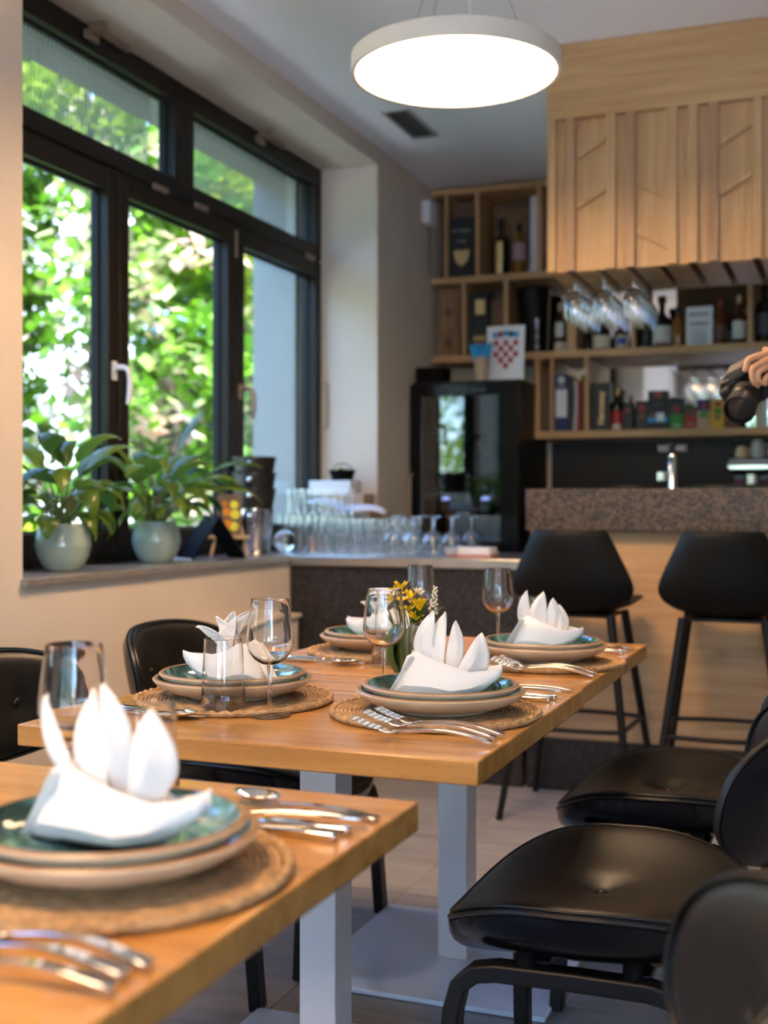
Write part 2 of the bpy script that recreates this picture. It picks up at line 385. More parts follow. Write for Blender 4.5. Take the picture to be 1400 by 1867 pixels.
struct('wall_front', MB().box(XL, -1.7, YF-.2, YF, 0, ZC).box(3.53, XR, YF-.2, YF, 0, ZC).box(-1.7, 3.53, YF-.2, YF, 0, .25).box(-1.7, 3.53, YF-.2, YF, 2.6, ZC), 'wall_far', smooth=False)
w3 = bpy.data.objects.new('window_3', None); sc.collection.objects.link(w3); w3['kind'] = 'structure'; w3.location = (0, YF, 0)  # added window behind the viewer, lets in fill daylight
q = MB(); q.box(-1.7, 3.53, -.12, -.05, .25, .32).box(-1.7, 3.53, -.12, -.05, 2.53, 2.6)
for i in range(5): q.box(-1.7+1.3*i-.035*(i > 0), -1.7+1.3*i+.03, -.12, -.05, .32, 2.53)
q.build('frame', 'frame', w3, bevel=.003)
for i in range(4): MB().box(-1.665+1.3*i, -.435+1.3*i, -.09, -.084, .31, 2.54).build('pane', 'pane', w3, smooth=False)
struct('ceiling', MB().box(-2.9, XR+.2, YF-.2, YB+.2, ZC, ZC+.35), 'ceiling', smooth=False)
struct('trim_2', MB().box(XL, XL+.06, 3.72, 4.60, 0, .645).box(XL, XL+.075, 3.71, 4.605, .645, .66), 'wall', smooth=False, bevel=.003)
# window ledge of stone
struct('trim_3', MB().box(-2.60, XL+.022, 2.862, 4.625, .876, .900), 'sill_stone', bevel=.003)

# window
win = bpy.data.objects.new('window_1', None); sc.collection.objects.link(win); win['kind'] = 'structure'
F = MB()
F.box(-2.64, -2.548, 2.872, 2.92, .878, 2.82); F.box(-2.64, -2.548, 5.625, 5.652, .9, 2.82)
F.box(-2.64, -2.548, 2.92, 5.625, 2.795, 2.82); F.box(-2.64, -2.548, 2.92, 5.625, .878, .945)
F.box(-2.635, -2.552, 2.92, 5.625, 2.325, 2.372); F.box(-2.635, -2.552, 4.265, 4.315, 2.36, 2.8)
F.box(-2.635, -2.56, 3.80, 3.85, .94, 2.33); F.box(-2.635, -2.56, 4.705, 4.755, .94, 2.33)
F.build('frame', 'frame', win, bevel=.002)
def sash(y0, y1, z0, z1, wl, wr, wb, wt):
    s = MB(); X0, X1 = -2.615, -2.535
    s.box(X0, X1, y0, y0+wl, z0, z1); s.box(X0, X1, y1-wr, y1, z0, z1); s.box(X0, X1, y0+wl, y1-wr, z0, z0+wb); s.box(X0, X1, y0+wl, y1-wr, z1-wt, z1)
    o = s.build('sash', 'frame', win, bevel=.004)
    MB().box(-2.600, -2.596, y0+wl-.01, y1-wr+.01, z0+wb-.01, z1-wt+.01).build('pane', 'pane', o, smooth=False)
    g = MB(); a, b, c, d = y0+wl, y1-wr, z0+wb, z1-wt
    for q in ((a, a+.008, c, d), (b-.008, b, c, d), (a, b, c, c+.008), (a, b, d-.008, d)): g.box(-2.595, -2.575, *q)
    g.build('gasket', 'gasket', o, smooth=False)
    return o
sA = sash(2.90, 3.821, .93, 2.344, .066, .066, .086, .079)
sB = sash(3.829, 4.725, .93, 2.344, .062, .063, .086, .079)
sC = sash(4.733, 5.648, .93, 2.344, .078, .067, .086, .079)
sU = sash(2.90, 4.286, 2.352, 2.815, .066, .066, .070, .083)
sV = sash(4.294, 5.648, 2.352, 2.815, .075, .067, .070, .083)
def handle(y, z, mat, par):
    h = MB(); h.box(-2.535, -2.525, y-.013, y+.013, z-.035, z+.035)
    h.tube([(-2.53, y, z+.012), (-2.495, y, z+.012), (-2.478, y+.002, z+.008), (-2.470, y+.006, z-.008), (-2.467, y+.008, z-.04), (-2.468, y+.006, z-.085), (-2.472, y+.002, z-.125)], [.011, .010, .010, .0105, .011, .011, .009], 10)
    h.build('handle', mat, par, bevel=.002)
handle(3.785, 1.605, 'white_metal', sA); handle(4.765, 1.615, 'beige_metal', sC)
for y, z in ((4.10, 2.348), (4.42, 2.348), (5.50, 2.348)): MB().box(-2.537, -2.524, y-.05, y+.05, z-.012, z+.012).build('hinge', 'beige_metal', win, bevel=.002)
MB().box(-2.537, -2.527, 4.722, 4.736, 2.20, 2.32).build('hinge', 'beige_metal', win, bevel=.002)
MB().box(-2.545, -2.53, 5.655, 5.668, 1.48, 1.76).tube([(-2.52, 5.645, 1.50), (-2.50, 5.645, 1.51), (-2.50, 5.645, 1.73), (-2.52, 5.645, 1.74)], .006, 8).build('hinge', 'beige_metal', win)
for y in (3.62, 4.93):
    MB().box(-2.53, -2.47, y, y+.035, 2.785, 2.818).box(-2.525, -2.51, y+.02, y+.24, 2.79, 2.812).box(-2.53, -2.515, y-.03, y+.05, 2.755, 2.785).build('opener', 'beige_metal', win, bevel=.002)
def pleated(y0, y1):
    s = MB(); n = int((y1-y0)/.011)
    for i in range(n):
        a = y0+(y1-y0)*i/n; b = y0+(y1-y0)*(i+1)/n; xa, xb = (-2.632, -2.650) if i % 2 else (-2.650, -2.632)
        s.add([(xa, a, 2.40), (xb, b, 2.40), (xb, b, 2.77), (xa, a, 2.77)], [(0, 1, 2, 3)])
    for i in range(int((y1-y0)/.022)): s.box(-2.637, -2.634, y0+.022*i, y0+.022*i+.0022, 2.40, 2.77, 1)
    s.build('insect_screen', ['screen', 'vent'], win, smooth=False, recalc=False)
pleated(2.93, 4.20); pleated(4.32, 5.45)
w2 = dup(win); w2.name = 'window_2'; w2.location = (0, -3.25, 0)  # unseen second window, added to bring in more daylight
struct('trim_4', MB().box(-2.60, XL+.022, -.388, 2.412, .876, .900), 'sill_stone', bevel=.003)

# ================================================================== SERVICE COUNTER, BAR, CANOPY
c = thing('service_counter', 'low steel-topped counter with dark granite front beside the window ledge', 'counter', (-1.7, 4.62, 0))
def rel(mb, o):
    l = o.location; mb.v = [(x-l[0], y-l[1], z-l[2]) for x, y, z in mb.v]; return mb
rel(MB().box(-2.225, -1.21, 4.62, 5.30, .860, .900).box(-2.545, -2.225, 4.632, 5.64, .878, .900), c).build('worktop', 'steel', c, bevel=.003)
rel(MB().box(-2.225, -1.215, 4.64, 4.68, .004, .859), c).build('front_panel', 'granite_dark', c, smooth=False)
rel(MB().box(-2.225, -1.25, 5.25, 5.28, .004, .859), c).build('back_panel', 'oak_dark', c, smooth=False)
b = thing('bar', 'bar with thick speckled granite slab over a light oak front', 'bar', (0, 4.65, 0))
rel(MB().box(-1.196, 3.4, 4.615, 5.12, 1.015, 1.178), b).build('granite_slab', 'granite', b, bevel=.003)
for k in range(4):
    x0 = -1.19+k*1.15; rel(MB().box(x0+.0015, x0+1.1485, 4.66, 4.69, .205, 1.014), b).build('panel', 'oak_front', b, smooth=False)
rel(MB().box(-1.196, 3.4, 4.648, 4.70, .004, .204), b).build('kickplate', 'granite_dark', b, smooth=False)
rel(MB().box(-1.19, -1.15, 4.69, 5.1, .004, 1.014), b).build('end_panel', 'oak_dark', b, smooth=False)
for i, (x, wd, lb) in enumerate(((-.88, .34, 'black flat bar mat lying on the granite slab left of the beer tap'), (-.45, .36, 'black flat bar mat lying on the granite slab right of the beer tap'))):
    m = MB().box(-wd/2, wd/2, -.10, .10, 0, .012); 
    for k in range(9): m.box(-wd/2+.02, wd/2-.02, -.085+k*.02, -.078+k*.02, .012, .017)
    m = m.build('bar_mat', 'black_gloss', bevel=.002); m.location = (x, 4.98, 1.179); tag(m, lb, 'mat', 'black mats on the bar')

k = thing('bar_canopy', 'oak-clad canopy with battens and slanted strips hanging over the bar', 'canopy', (0, 4.63, 2.02))
XE = 3.2
rel(MB().box(-1.118, XE, 4.63, 4.66, 2.609, 2.899), k).build('fascia', 'oak_h', k, smooth=False)
bt = [(-1.117, -1.085, 0), (-1.046, -1.008, 1), (-.89, -.853, 0), (-.815, -.779, 1), (-.66, -.623, 0), (-.582, -.547, 0), (-.508, -.473, 1), (-.352, -.318, 0), (-.27, -.235, 1)]
x = -.27
while x < XE-.5:
    for d in ((.15, 0), (.225, 1), (.38, 0), (.458, 0), (.532, 1), (.69, 0), (.765, 1)): bt.append((x+d[0], x+d[0]+.035, d[1]))
    x += .765
for x0, x1, r in bt: rel(MB().box(x0, x1, 4.630, 4.656, 2.022, 2.6085), k).build('batten', 'oak_red' if r else 'oak_v', k, smooth=False, bevel=.001)
ed = sorted(set([-1.117]+[q[0] for q in bt]))
for a, b2 in zip(ed, ed[1:]+[XE]): rel(MB().box(a+.0005, b2-.0005, 4.654, 4.664, 2.022, 2.6085), k).build('panel', 'oak_v', k, smooth=False)
dg = [(-1.004, 2.448, -.893, 2.511), (-1.004, 2.258, -.892, 2.319), (-.774, 2.335, -.660, 2.265), (-.774, 2.148, -.660, 2.080), (-.468, 2.446, -.356, 2.508), (-.468, 2.261, -.355, 2.325)]
for q in ((-.235, 2.335, -.12, 2.265), (-.235, 2.148, -.12, 2.08)): dg.append(q)
for a, za, b2, zb in dg: rel(MB().prism([(a, za), (b2, zb), (b2, zb+.02), (a, za+.02)], 4.634, 4.656), k).build('slanted_strip', 'oak_v', k, smooth=False)
rel(MB().box(-1.117, XE, 4.664, 5.20, 2.052, 2.07).box(-1.117, XE, 5.18, 5.20, 2.07, 2.899).box(-1.117, -1.10, 4.664, 5.18, 2.07, 2.899), k).build('carcass', 'oak_dark', k, smooth=False)
gaps = [-1.030+.1155*i for i in range(36)]
e0 = -1.117
for g in gaps:
    rel(MB().box(e0, g-.014, 4.666, 5.17, 2.020, 2.042).box((e0+g-.014)/2-.012, (e0+g-.014)/2+.012, 4.70, 5.15, 2.042, 2.052), k).build('rail', 'oak_h', k, smooth=False, bevel=.002)
    e0 = g+.014

# ================================================================== BACK SHELVING
s = thing('wall_shelving', 'oak open shelving with mirrored backs across the rear wall of the bar', 'shelving', (0, 6.45, 1.475))
Y0, Y1 = 6.45, 6.765
def board(x0, x1, z0, z1): rel(MB().box(x0, x1, Y0, Y1, z0, z1), s).build('shelf_board', 'oak_h', s, smooth=False, bevel=.0015)
def upright(x0, x1, z0, z1): rel(MB().box(x0, x1, Y0+.002, Y1, z0, z1), s).build('upright', 'oak_v', s, smooth=False, bevel=.0015)
board(-2.225, 3.2, 2.848, 2.883); board(-2.225, 3.2, 2.350, 2.386); board(-2.218, 3.2, 1.910, 1.948); board(-1.622, 3.2, 1.475, 1.514)
for x0, x1 in ((-2.143, -2.127), (-1.964, -1.942), (-1.615, -1.59), (-1.09, -1.07), (-.5, -.48), (.1, .12), (.7, .72)): upright(x0, x1, 2.3865, 2.8475)
for x0, x1 in ((-2.039, -2.02), (-1.799, -1.776), (-1.442, -1.397), (-1.104, -1.083), (-.512, -.486), (.1, .125), (.7, .725)): upright(x0, x1, 1.9485, 2.3495)
for x0, x1 in ((-1.622, -1.596), (-1.537, -1.522), (-1.351, -1.329), (-.47, -.448), (.3, .32), (1., 1.02)): upright(x0, x1, 1.5145, 1.9095)
for a, b2, c2, d2, mt in ((-2.22, -1.797, 1.949, 2.349, 'oak_dark'), (-2.22, -1.59, 2.387, 2.847, 'oak_dark')):
    rel(MB().box(a, b2, 6.757, 6.764, c2, d2), s).build('back_panel', mt, s, smooth=False)
for a, b2, c2, d2 in ((-1.775, 3.2, 1.949, 2.349), (-1.59, 3.2, 2.387, 2.847), (-1.595, 3.2, 1.515, 1.909)):
    rel(MB().box(a, b2, 6.757, 6.764, c2, d2), s).build('mirror', 'mirror', s, smooth=False)
# dark splashback and back counter
sb = MB().box(-1.60, 3.2, 6.750, 6.775, .92, 1.47).build('splashback', 'black_satin', smooth=False); tag(sb, 'glossy black splashback under the oak shelves behind the bar', 'panel')
bc = thing('back_counter', 'dark back counter below the shelves behind the bar', 'counter', (0, 6.2, 0))
rel(MB().box(-1.56, 3.2, 6.15, 6.748, .88, .918), bc).build('worktop', 'black_gloss', bc, bevel=.003)
rel(MB().box(-1.56, 3.2, 6.18, 6.74, .004, .879), bc).build('carcass', 'black_satin', bc, smooth=False)

# ================================================================== WINE COOLER
wc = thing('wine_cooler', 'tall black wine cooler with glass door in the corner by the shelves', 'wine cooler', (-1.921, 6.1, 0))
q = MB()
for bx in ((-.298, -.278, .05, .64), (.278, .298, .05, .64)): q.box(bx[0], bx[1], bx[2], bx[3], .02, 1.755)
q.box(-.278, .278, .05, .64, 1.735, 1.755); q.box(-.278, .278, .05, .64, .02, .12); q.box(-.278, .278, .62, .64, .12, 1.735); q.box(-.298, .298, .045, .64, 1.755, 1.772)
q.build('cabinet', 'black_satin', wc, bevel=.003)
d = MB(); d.box(-.298, -.232, 0, .045, .06, 1.755); d.box(.205, .298, 0, .045, .06, 1.755); d.box(-.232, .205, 0, .045, 1.69, 1.755); d.box(-.232, .205, 0, .045, .06, .2)
dr = d.build('door', 'black_gloss', wc, bevel=.002)
MB().box(-.235, .208, .012, .018, .195, 1.695).build('pane', 'dark_pane', dr, smooth=False)
MB().tube([(-.285, -.004, .80), (-.285, -.035, .82), (-.285, -.035, 1.26), (-.285, -.004, 1.28)], .008, 10).build('handle', 'beige_metal', dr)
for i in range(17):
    x = -.155+i*.0165
    if i in (5, 11): continue
    MB().box(x, x+.0125, -.001, .0005, 1.712, 1.712+(.016 if i % 3 else .012)).build('letter', 'print_grey', dr, smooth=False)
for i in range(8):
    z = .30+i*.168
    o = MB().box(-.27, .27, .10, .13, z, z+.035).box(-.27, .27, .13, .60, z, z+.008).build('rack', 'cool_shelf', wc, smooth=False, bevel=.002)
for x in (-.115, .105): MB().lathe([(.0, 0), (.014, 0), (.014, .006), (0, .006)], 16, 0, (x, .06, 1.152)).box(x-.02, x+.02, .05, .07, 1.14, 1.152).build('led_light', 'led', wc)  # emissive discs standing in for reflected glows in the door glass
bottles_in = None

# ================================================================== TABLES
T = .745
def table(x0, x1, y0, y1, label, legx, legy, name='dining_table'):
    cx, cy = (x0+x1)/2, (y0+y1)/2
    t = thing(name, label, 'table', (cx, cy, 0))
    a, b = (x1-x0)/2, (y1-y0)/2
    MB().box(-a, a, -b, b, T-.037, T).build('tabletop', 'table_wood', t, bevel=.003)
    lx, ly = legx-cx, legy-cy
    MB().box(lx-.0365, lx+.0365, ly-.04, ly+.04, .0135, T-.044).build('leg', 'silver_paint', t, bevel=.002)
    MB().box(lx-.25, lx+.25, ly-.22, ly+.22, T-.044, T-.0372).build('mounting_plate', 'silver_paint', t, smooth=False)
    MB().box(lx-.29, lx+.29, ly-.29, ly+.29, .0015, .0132).build('base_plate', 'base_white', t, bevel=.003)
    return t
table(-1.318, -.507, .62, 1.430, 'wooden table in the foreground, cut off by the photo edge', -.92, 1.02)
table(-1.318, -.506, 1.682, 2.4285, 'nearer half of the long wooden table, behind the foreground table', -.925, 2.085)
table(-1.322, -.512, 2.4305, 3.257, 'far half of the long wooden table, nearest the bar', -.905, 2.835)

# ================================================================== PLACE SETTINGS
def mat_mesh(o):
    m = MB(); pts = []; rs = []; n = 24*44
    for i in range(n+1):
        a = 2*PI*i/44; r = .004+.0073*i/44
        pts.append((r*math.cos(a), r*math.sin(a), .0042+.0007*math.sin(i*1.9))); rs.append(.0040*(1+.20*math.sin(i*2.4)))
    m.tube(pts, rs, 6); m.build('coil', 'jute', o)
    e = MB(); pts = [(.183*math.cos(2*PI*i/150), .183*math.sin(2*PI*i/150), .0062+.0010*math.sin(i*2.1)) for i in range(150)]
    e.tube(pts, [.0056*(1+.22*math.sin(i*2*PI/3)) for i in range(150)], 6, closed=True); e.build('braided_edge', 'jute', o)
placemat = thing('placemat', '-', 'placemat', group='round jute placemats'); mat_mesh(placemat)
def plate_mesh(o, R, h):
    k = R/.15
    MB().shell_lathe([(0, .003), (.078*k, .003), (.080*k, 0), (.086*k, 0), (.088*k, .004), (.12*k, .011*h), (.142*k, .023*h), (R, .031*h), (R+.001, .034*h), (R-.002, .0365*h), (R-.006, .036*h), (R-.0075, .035*h)], 64).build('plate_body', 'clay', o)
    MB().shell_lathe([(R-.0002, .0352*h), (R-.003, .0372*h), (R-.008, .0362*h)], 64).build('rim', 'clay_rim', o)
    MB().shell_lathe([(0, .0095), (.095*k, .0100), (.118*k, .0165*h), (.136*k, .0265*h), (R-.0075, .0362*h)], 64).build('glazed_well', 'glaze', o)
charger = thing('charger_plate', '-', 'plate', group='large glazed under-plates'); plate_mesh(charger, .150, 1.0)
splate = thing('plate', '-', 'plate', group='glazed plates under the napkins'); plate_mesh(splate, .138, 1.0)

def napkin(name_label, loc, rz, petals, seed, sc_=1.):
    """folded linen: wrapped boat with one long point (+x) and four standing points; petals = (tip x, tip y, tip z, width)"""
    r = random.Random(seed)
    o = thing('napkin', name_label, 'napkin', loc, rz, 'white folded napkins')
    st = [(-.092, 0, .006, .016, .004), (-.080, 0, .030, .030, .010), (-.062, 0, .070, .044, .016), (-.042, 0, .080, .050, .022), (-.010, 0, .070, .053, .030), (.025, .001, .057, .048, .030), (.055, .007, .050, .037, .024), (.078, .020, .050, .022, .016), (.096, .034, .051, .010, .008), (.106, .046, .056, .003, .003)]
    b = MB(); vs = []; nC = 12
    for (x, zb, zt, dd, op) in st:
        for j in range(nC+1):
            a = PI*j/nC                       # from front top edge under the bottom to the back top edge
            yy = -math.cos(a); zz = math.sin(a)
            y = yy*(op+(dd-op)*min(1, zz*1.7)); z = zt-(zt-zb)*min(1., zz**.55*1.02)
            if j >= nC-3: z += .006*math.sin(x*40+seed)
            vs.append((x*sc_, y-(.0035 if j in (2, 3) else 0)*(1 if -.07 < x < .06 else 0), z+.0015*math.sin(x*90+j)))
    fs = [(i*(nC+1)+j, (i+1)*(nC+1)+j, (i+1)*(nC+1)+j+1, i*(nC+1)+j+1) for i in range(len(st)-1) for j in range(nC)]
    b.add(vs, fs); b.build('wrapped_base', 'linen', o, angle=30, solid=.0028)
    # loose flap folded over the blunt end
    e = MB(); e.grid(lambda u, v: (-.098+.048*u+.030*v*(1-u)+.018*v, -.028+.056*u-.012*v*v, .001+.074*v*(1-.25*u)+.004*math.sin(3*u)), 6, 6)
    e.build('end_flap', 'linen', o, angle=70, solid=.002, sub=1)
    for i, (tx, ty, tz, wd) in enumerate(petals):
        bx = -.030+.019*i; by = (.012, -.006, .010, -.004)[i % 4]; B = Vector((bx, by, .030)); Tp = Vector((tx, ty, tz)); L = Tp-B
        side = Vector((math.cos(.3*(i-1.5)), math.sin(.3*(i-1.5))*.7, 0)); side = (side-L.normalized()*side.dot(L.normalized())).normalized(); nrm = L.normalized().cross(side)
        bow = (-.022, -.008, .010, .020)[i % 4]; q0 = (.30, -.25, .15, -.35)[i % 4]
        def fn(u, v):
            prof = max(.02, (.42+.58*math.sin(PI*min(.5, v*.95)))*max(0, 1-max(0, (v-.42)/.58)**2.0)**.8)
            q = (u-.5)*2
            cr = 1-abs(q-q0)/(1+abs(q0)); sk = .10*wd*math.sin(5*v+2*i)
            return B+L*v+side*(q*wd*.47*prof+sk*v*(1-v))+nrm*(-.42*wd*prof*cr*(.45+.55*v)+.014*v*v+.0035*math.sin(7*v+3*q+3*i)*v)+side*(bow*math.sin(PI*v)*.6)
        p = MB().grid(fn, 8, 14); p.build('folded_point', 'linen', o, angle=32, solid=.0014)
    return o

# cutlery, handle end at the origin, running along +y
def fork_mesh(o):
    m = MB(); pts = []; hw = []; ht = []
    for i in range(15):
        t = i/14; y = .150*t; pts.append((0, y, .004+.009*math.sin(PI*min(1, t*1.02))**1.2)); hw.append(.0074-.0042*math.sin(PI*.5*min(1, t*1.15))**2+.0); ht.append(.0026)
    m.sweep(pts, (1, 0, 0), hw, ht)
    m.build('handle', 'chrome', o, bevel=.0008)
    h = MB()
    def fn(u, v): 
        wdt = .0032+.0098*min(1, v*1.6)**.7
        return ((u-.5)*2*wdt, .149+.032*v, .0052-.004*math.sin(PI*v)+.0005)
    h.grid(fn, 6, 6)
    for k in range(4):
        x = -.0110+.00733*k
        for q in range(5):
            y0 = .181+.0092*q; z0 = .0055+.012*(q/5)**1.4; z1 = .0055+.012*((q+1)/5)**1.4; w0 = .0020-.00022*q; w1 = .0020-.00022*(q+1)
            h.add([(x-w0, y0, z0), (x+w0, y0, z0), (x+w1, y0+.0092, z1), (x-w1, y0+.0092, z1)], [(0, 1, 2, 3)])
    h.build('tines', 'chrome', o, solid=.0018, angle=60)
def knife_mesh(o):
    m = MB(); m.sweep([(0, .0, .0045), (0, .004, .0045), (0, .06, .0048), (0, .10, .0045), (0, .115, .0042)], (1, 0, 0), [.0072, .0082, .0080, .0068, .0058], [.0036, .0042, .0040, .0034, .0026])
    m.build('handle', 'chrome', o, bevel=.0015)
    n = MB(); n.prism([(-.0058, .115), (.0058, .115), (.0078, .125), (.0080, .20), (.0050, .228), (.0, .238), (-.0062, .205), (-.0062, .125)], 0, .0018)
    n.v = [(x, z, y+.0035) for x, y, z in n.v]; n.build('blade', 'chrome', o, smooth=False)
def spoon_mesh(o):
    m = MB(); pts = []; hw = []
    for i in range(13):
        t = i/12; pts.append((0, .142*t, .0035+.004*math.sin(PI*t)**1.2)); hw.append(.0078-.0044*math.sin(PI*.5*min(1, t*1.15))**2)
    m.sweep(pts, (1, 0, 0), hw, .0020); m.build('handle', 'chrome', o, bevel=.0008)
    b = MB(); vs = []; n = 20
    for i in range(6):
        r = i/5
        for j in range(n):
            a = 2*PI*j/n; x = .0205*r*math.cos(a); y = .173+.034*r*math.sin(a)
            if math.sin(a) < 0: x *= (1-.22*abs(math.sin(a))**2)
            vs.append((x, y, .0035+.0095*r*r+.0012*math.sin(a)*r))
    fs = [(i*n+j, i*n+(j+1) % n, (i+1)*n+(j+1) % n, (i+1)*n+j) for i in range(5) for j in range(n)]
    b.add(vs, fs); b.build('bowl', 'chrome', o, solid=.0014, angle=70)
fork = thing('fork', '-', 'fork', group='table forks'); fork_mesh(fork)
knife = thing('knife', '-', 'knife', group='table knives'); knife_mesh(knife)
spoon = thing('spoon', '-', 'spoon', group='table spoons'); spoon_mesh(spoon)
_first = set()
def place(src, loc, rz, label):
    f = src.name not in _first; _first.add(src.name); return put(src, f, loc, rz, label)
# glasses
def wine_mesh(o):
    MB().shell_lathe([(0, .0905), (.0045, .0905), (.016, .0925), (.028, .1005), (.037, .112), (.0415, .126), (.0412, .140), (.0385, .165), (.0350, .190), (.0330, .2060), (.0322, .2064), (.0320, .2058), (.0340, .189), (.0374, .165), (.0400, .140), (.0402, .126), (.036, .114), (.027, .1030), (.015, .0955), (0, .0942)], 40).build('bowl', 'glass_clear', o)
    MB().lathe([(0, .0905), (.0058, .0900), (.0044, .080), (.0037, .055), (.0037, .03), (.0046, .012), (.009, .0062), (.0045, .006)][::-1] if False else [(.0052, .0052), (.0046, .010), (.0038, .025), (.0036, .05), (.0040, .075), (.0062, .0904)], 20).build('stem', 'glass_solid', o)
    MB().lathe([(.0362, .0), (.0370, .0008), (.0362, .0018), (.024, .0026), (.012, .0040), (.0055, .0062), (.0, .0064)], 40).build('foot', 'glass_solid', o)
def tumbler_mesh(o):
    MB().lathe([(.0345, .0012), (.0390, .008), (.0395, .014), (.0375, .06), (.0340, .1340), (.0332, .1348), (.0326, .1340), (.0362, .06), (.0380, .016), (.0345, .0105)], 40, close=True).build('wall', 'glass_clear', o)
    MB().lathe([(0, .0002), (.0335, .0002), (.0342, .0012), (.0342, .0098), (.0, .0088)], 40).build('base', 'glass_solid', o)
wine = thing('wine_glass', '-', 'wine glass', group='wine glasses on the tables'); wine_mesh(wine)
tumbler = thing('tumbler', '-', 'tumbler', group='water tumblers on the tables'); tumbler_mesh(tumbler)

RIGHT, LEFT = PI/2, -PI/2
S = {  # name of the seat, plate centre, mat centre, napkin turn, napkin points
 'N': ('of the foreground table', (-.700, 1.040), (-.700, 1.035), 0.0, [(-.088, -.012, .138, .050), (-.040, .006, .150, .040), (-.016, -.008, .156, .044), (.036, .004, .134, .052)], 1.02),
 'RN': ('in the middle of the photo', (-.683, 2.040), (-.690, 2.033), .05, [(-.022, -.010, .148, .052), (-.004, .008, .150, .036), (.022, -.006, .132, .034), (.072, .0, .112, .052)], 1.),
 'LN': ('behind the clear tumbler at left', (-1.100, 2.042), (-1.092, 2.032), PI-.05, [(.052, .012, .112, .042), (.014, .006, .130, .038), (-.014, -.006, .136, .042), (-.046, -.008, .142, .036)], .95),
 'FR': ('nearest the bar stools', (-.681, 2.788), (-.675, 2.780), .08, [(-.048, -.004, .134, .042), (-.008, .006, .136, .044), (.020, -.006, .118, .040), (.036, .006, .106, .030)], .85),
 'FL': ('behind the flower vase, half hidden', (-1.112, 2.838), (-1.095, 2.815), PI-.02, [(.045, .004, .098, .040), (.016, -.006, .094, .034), (-.010, .006, .116, .040), (-.030, -.004, .104, .036)], .9),
}
for i, (kk, (nm, pc, mc, rz, pet, s_)) in enumerate(S.items()):
    mo = place(placemat, (*mc, T+.0005), i*1.1, 'round woven jute placemat '+nm)
    place(charger, (*pc, T+.0098), i*.7+.3, 'larger lower green-glazed plate with tan rim '+nm)
    place(splate, (*pc, T+.0098+.0104), i*1.3+2.1, 'upper green-glazed plate under the napkin '+nm)
    napkin('white linen napkin folded into points '+nm, (pc[0]+(.004 if kk != 'LN' else -.01), pc[1]+.002, T+.0098+.0104+.0112), rz, pet, i+3, s_)
HX = -.521
for nm, ys, dx in (('on the foreground table', (.830, .805, .779), 0), ('beside the middle napkin plate', (1.864, 1.836, 1.794), .003), ('beside the plate nearest the bar stools', (2.618, 2.598, 2.580), .003)):
    for j, (y, w_) in enumerate(zip(ys, ('furthest', 'middle', 'closest'))):
        o = place(fork, (HX-.006*(j == 1)+dx, y, T+.0012+.0004*j), RIGHT-(.10, .05, -.06)[j]*1.0, f'steel fork {nm}, the {w_} of three to the camera')
        if dx: o.rotation_euler[0] = .06
for nm, ss in (('on the foreground table', ((spoon, 1.317, .16, 0), (spoon, 1.281, -.20, .009), (knife, 1.255, .02, 0), (knife, 1.227, .03, 0))),
               ('beside the middle napkin plate', ((spoon, 2.372, .05, 0), (spoon, 2.296, -.14, .009), (knife, 2.268, .02, 0), (knife, 2.236, .0, 0))),
               ('beside the plate nearest the bar stools', ((spoon, 3.098, .05, 0), (spoon, 3.060, -.10, .009), (knife, 3.040, .02, 0), (knife, 3.012, .0, 0)))):
    for j, (src, y, da, dz) in enumerate(ss):
        w_ = ('outer', 'inner')[j % 2] if src is spoon else ('further', 'nearer')[j % 2]
        place(src, (HX+.002-.004*j, y, T+.0008+dz), RIGHT-da, f'steel {src.get("category")} {nm}, {w_} of the two')
for nm, x, ss in (('left of the clear tumbler', -1.282, ((knife, 1.838, .0, 0), (knife, 1.862, .02, 0), (spoon, 1.812, -.05, 0))), ('in front of the half hidden far left plate', -1.292, ((knife, 2.600, .03, 0), (knife, 2.626, .02, 0), (spoon, 2.574, .03, 0)))):
    for j, (src, y, da, dz) in enumerate(ss):
        place(src, (x+.012*j, y, T+.0008+dz), LEFT-da, f'steel {src.get("category")} {nm}'+('' if src is spoon else (', nearer of two', ', further of two')[j]))
for j, y in enumerate((2.235, 2.262)): place(fork, (-1.285, y, T+.0012), LEFT+.03*j, f'steel fork peeping out behind the left napkin plate, {("nearer", "further")[j]} of two')
place(spoon, (-1.06, 1.085, T+.0008), -PI/2+.3, 'steel spoon at the left photo edge on the foreground table')
for (x, y), lb in (((-.862, 1.205), 'large blurred wine glass at left on the foreground table'), ((-.954, 1.907), 'wine glass beside the clear tumbler, in front of the left napkin'), ((-.860, 2.217), 'wine glass in front of the flower vase'), ((-.860, 3.035), 'wine glass before the dark counter, left of the nearest bar stool'), ((-1.10, 3.11), 'wine glass behind the yellow flowers')):
    place(wine, (x, y, T+.0003), 0, lb)
for (x, y), lb in (((-.782, 1.238), 'blurred water tumbler behind the foreground napkin'), ((-1.040, 1.895), 'clear water tumbler in front of the left napkin'), ((-1.02, 2.655), 'water tumbler half hidden behind the wine glass by the vase'), ((-.785, 2.268), 'water tumbler hidden behind the middle napkin'), ((-.778, 3.065), 'water tumbler behind the napkin nearest the bar stools')):
    place(tumbler, (x, y, T+.0003), 0, lb)

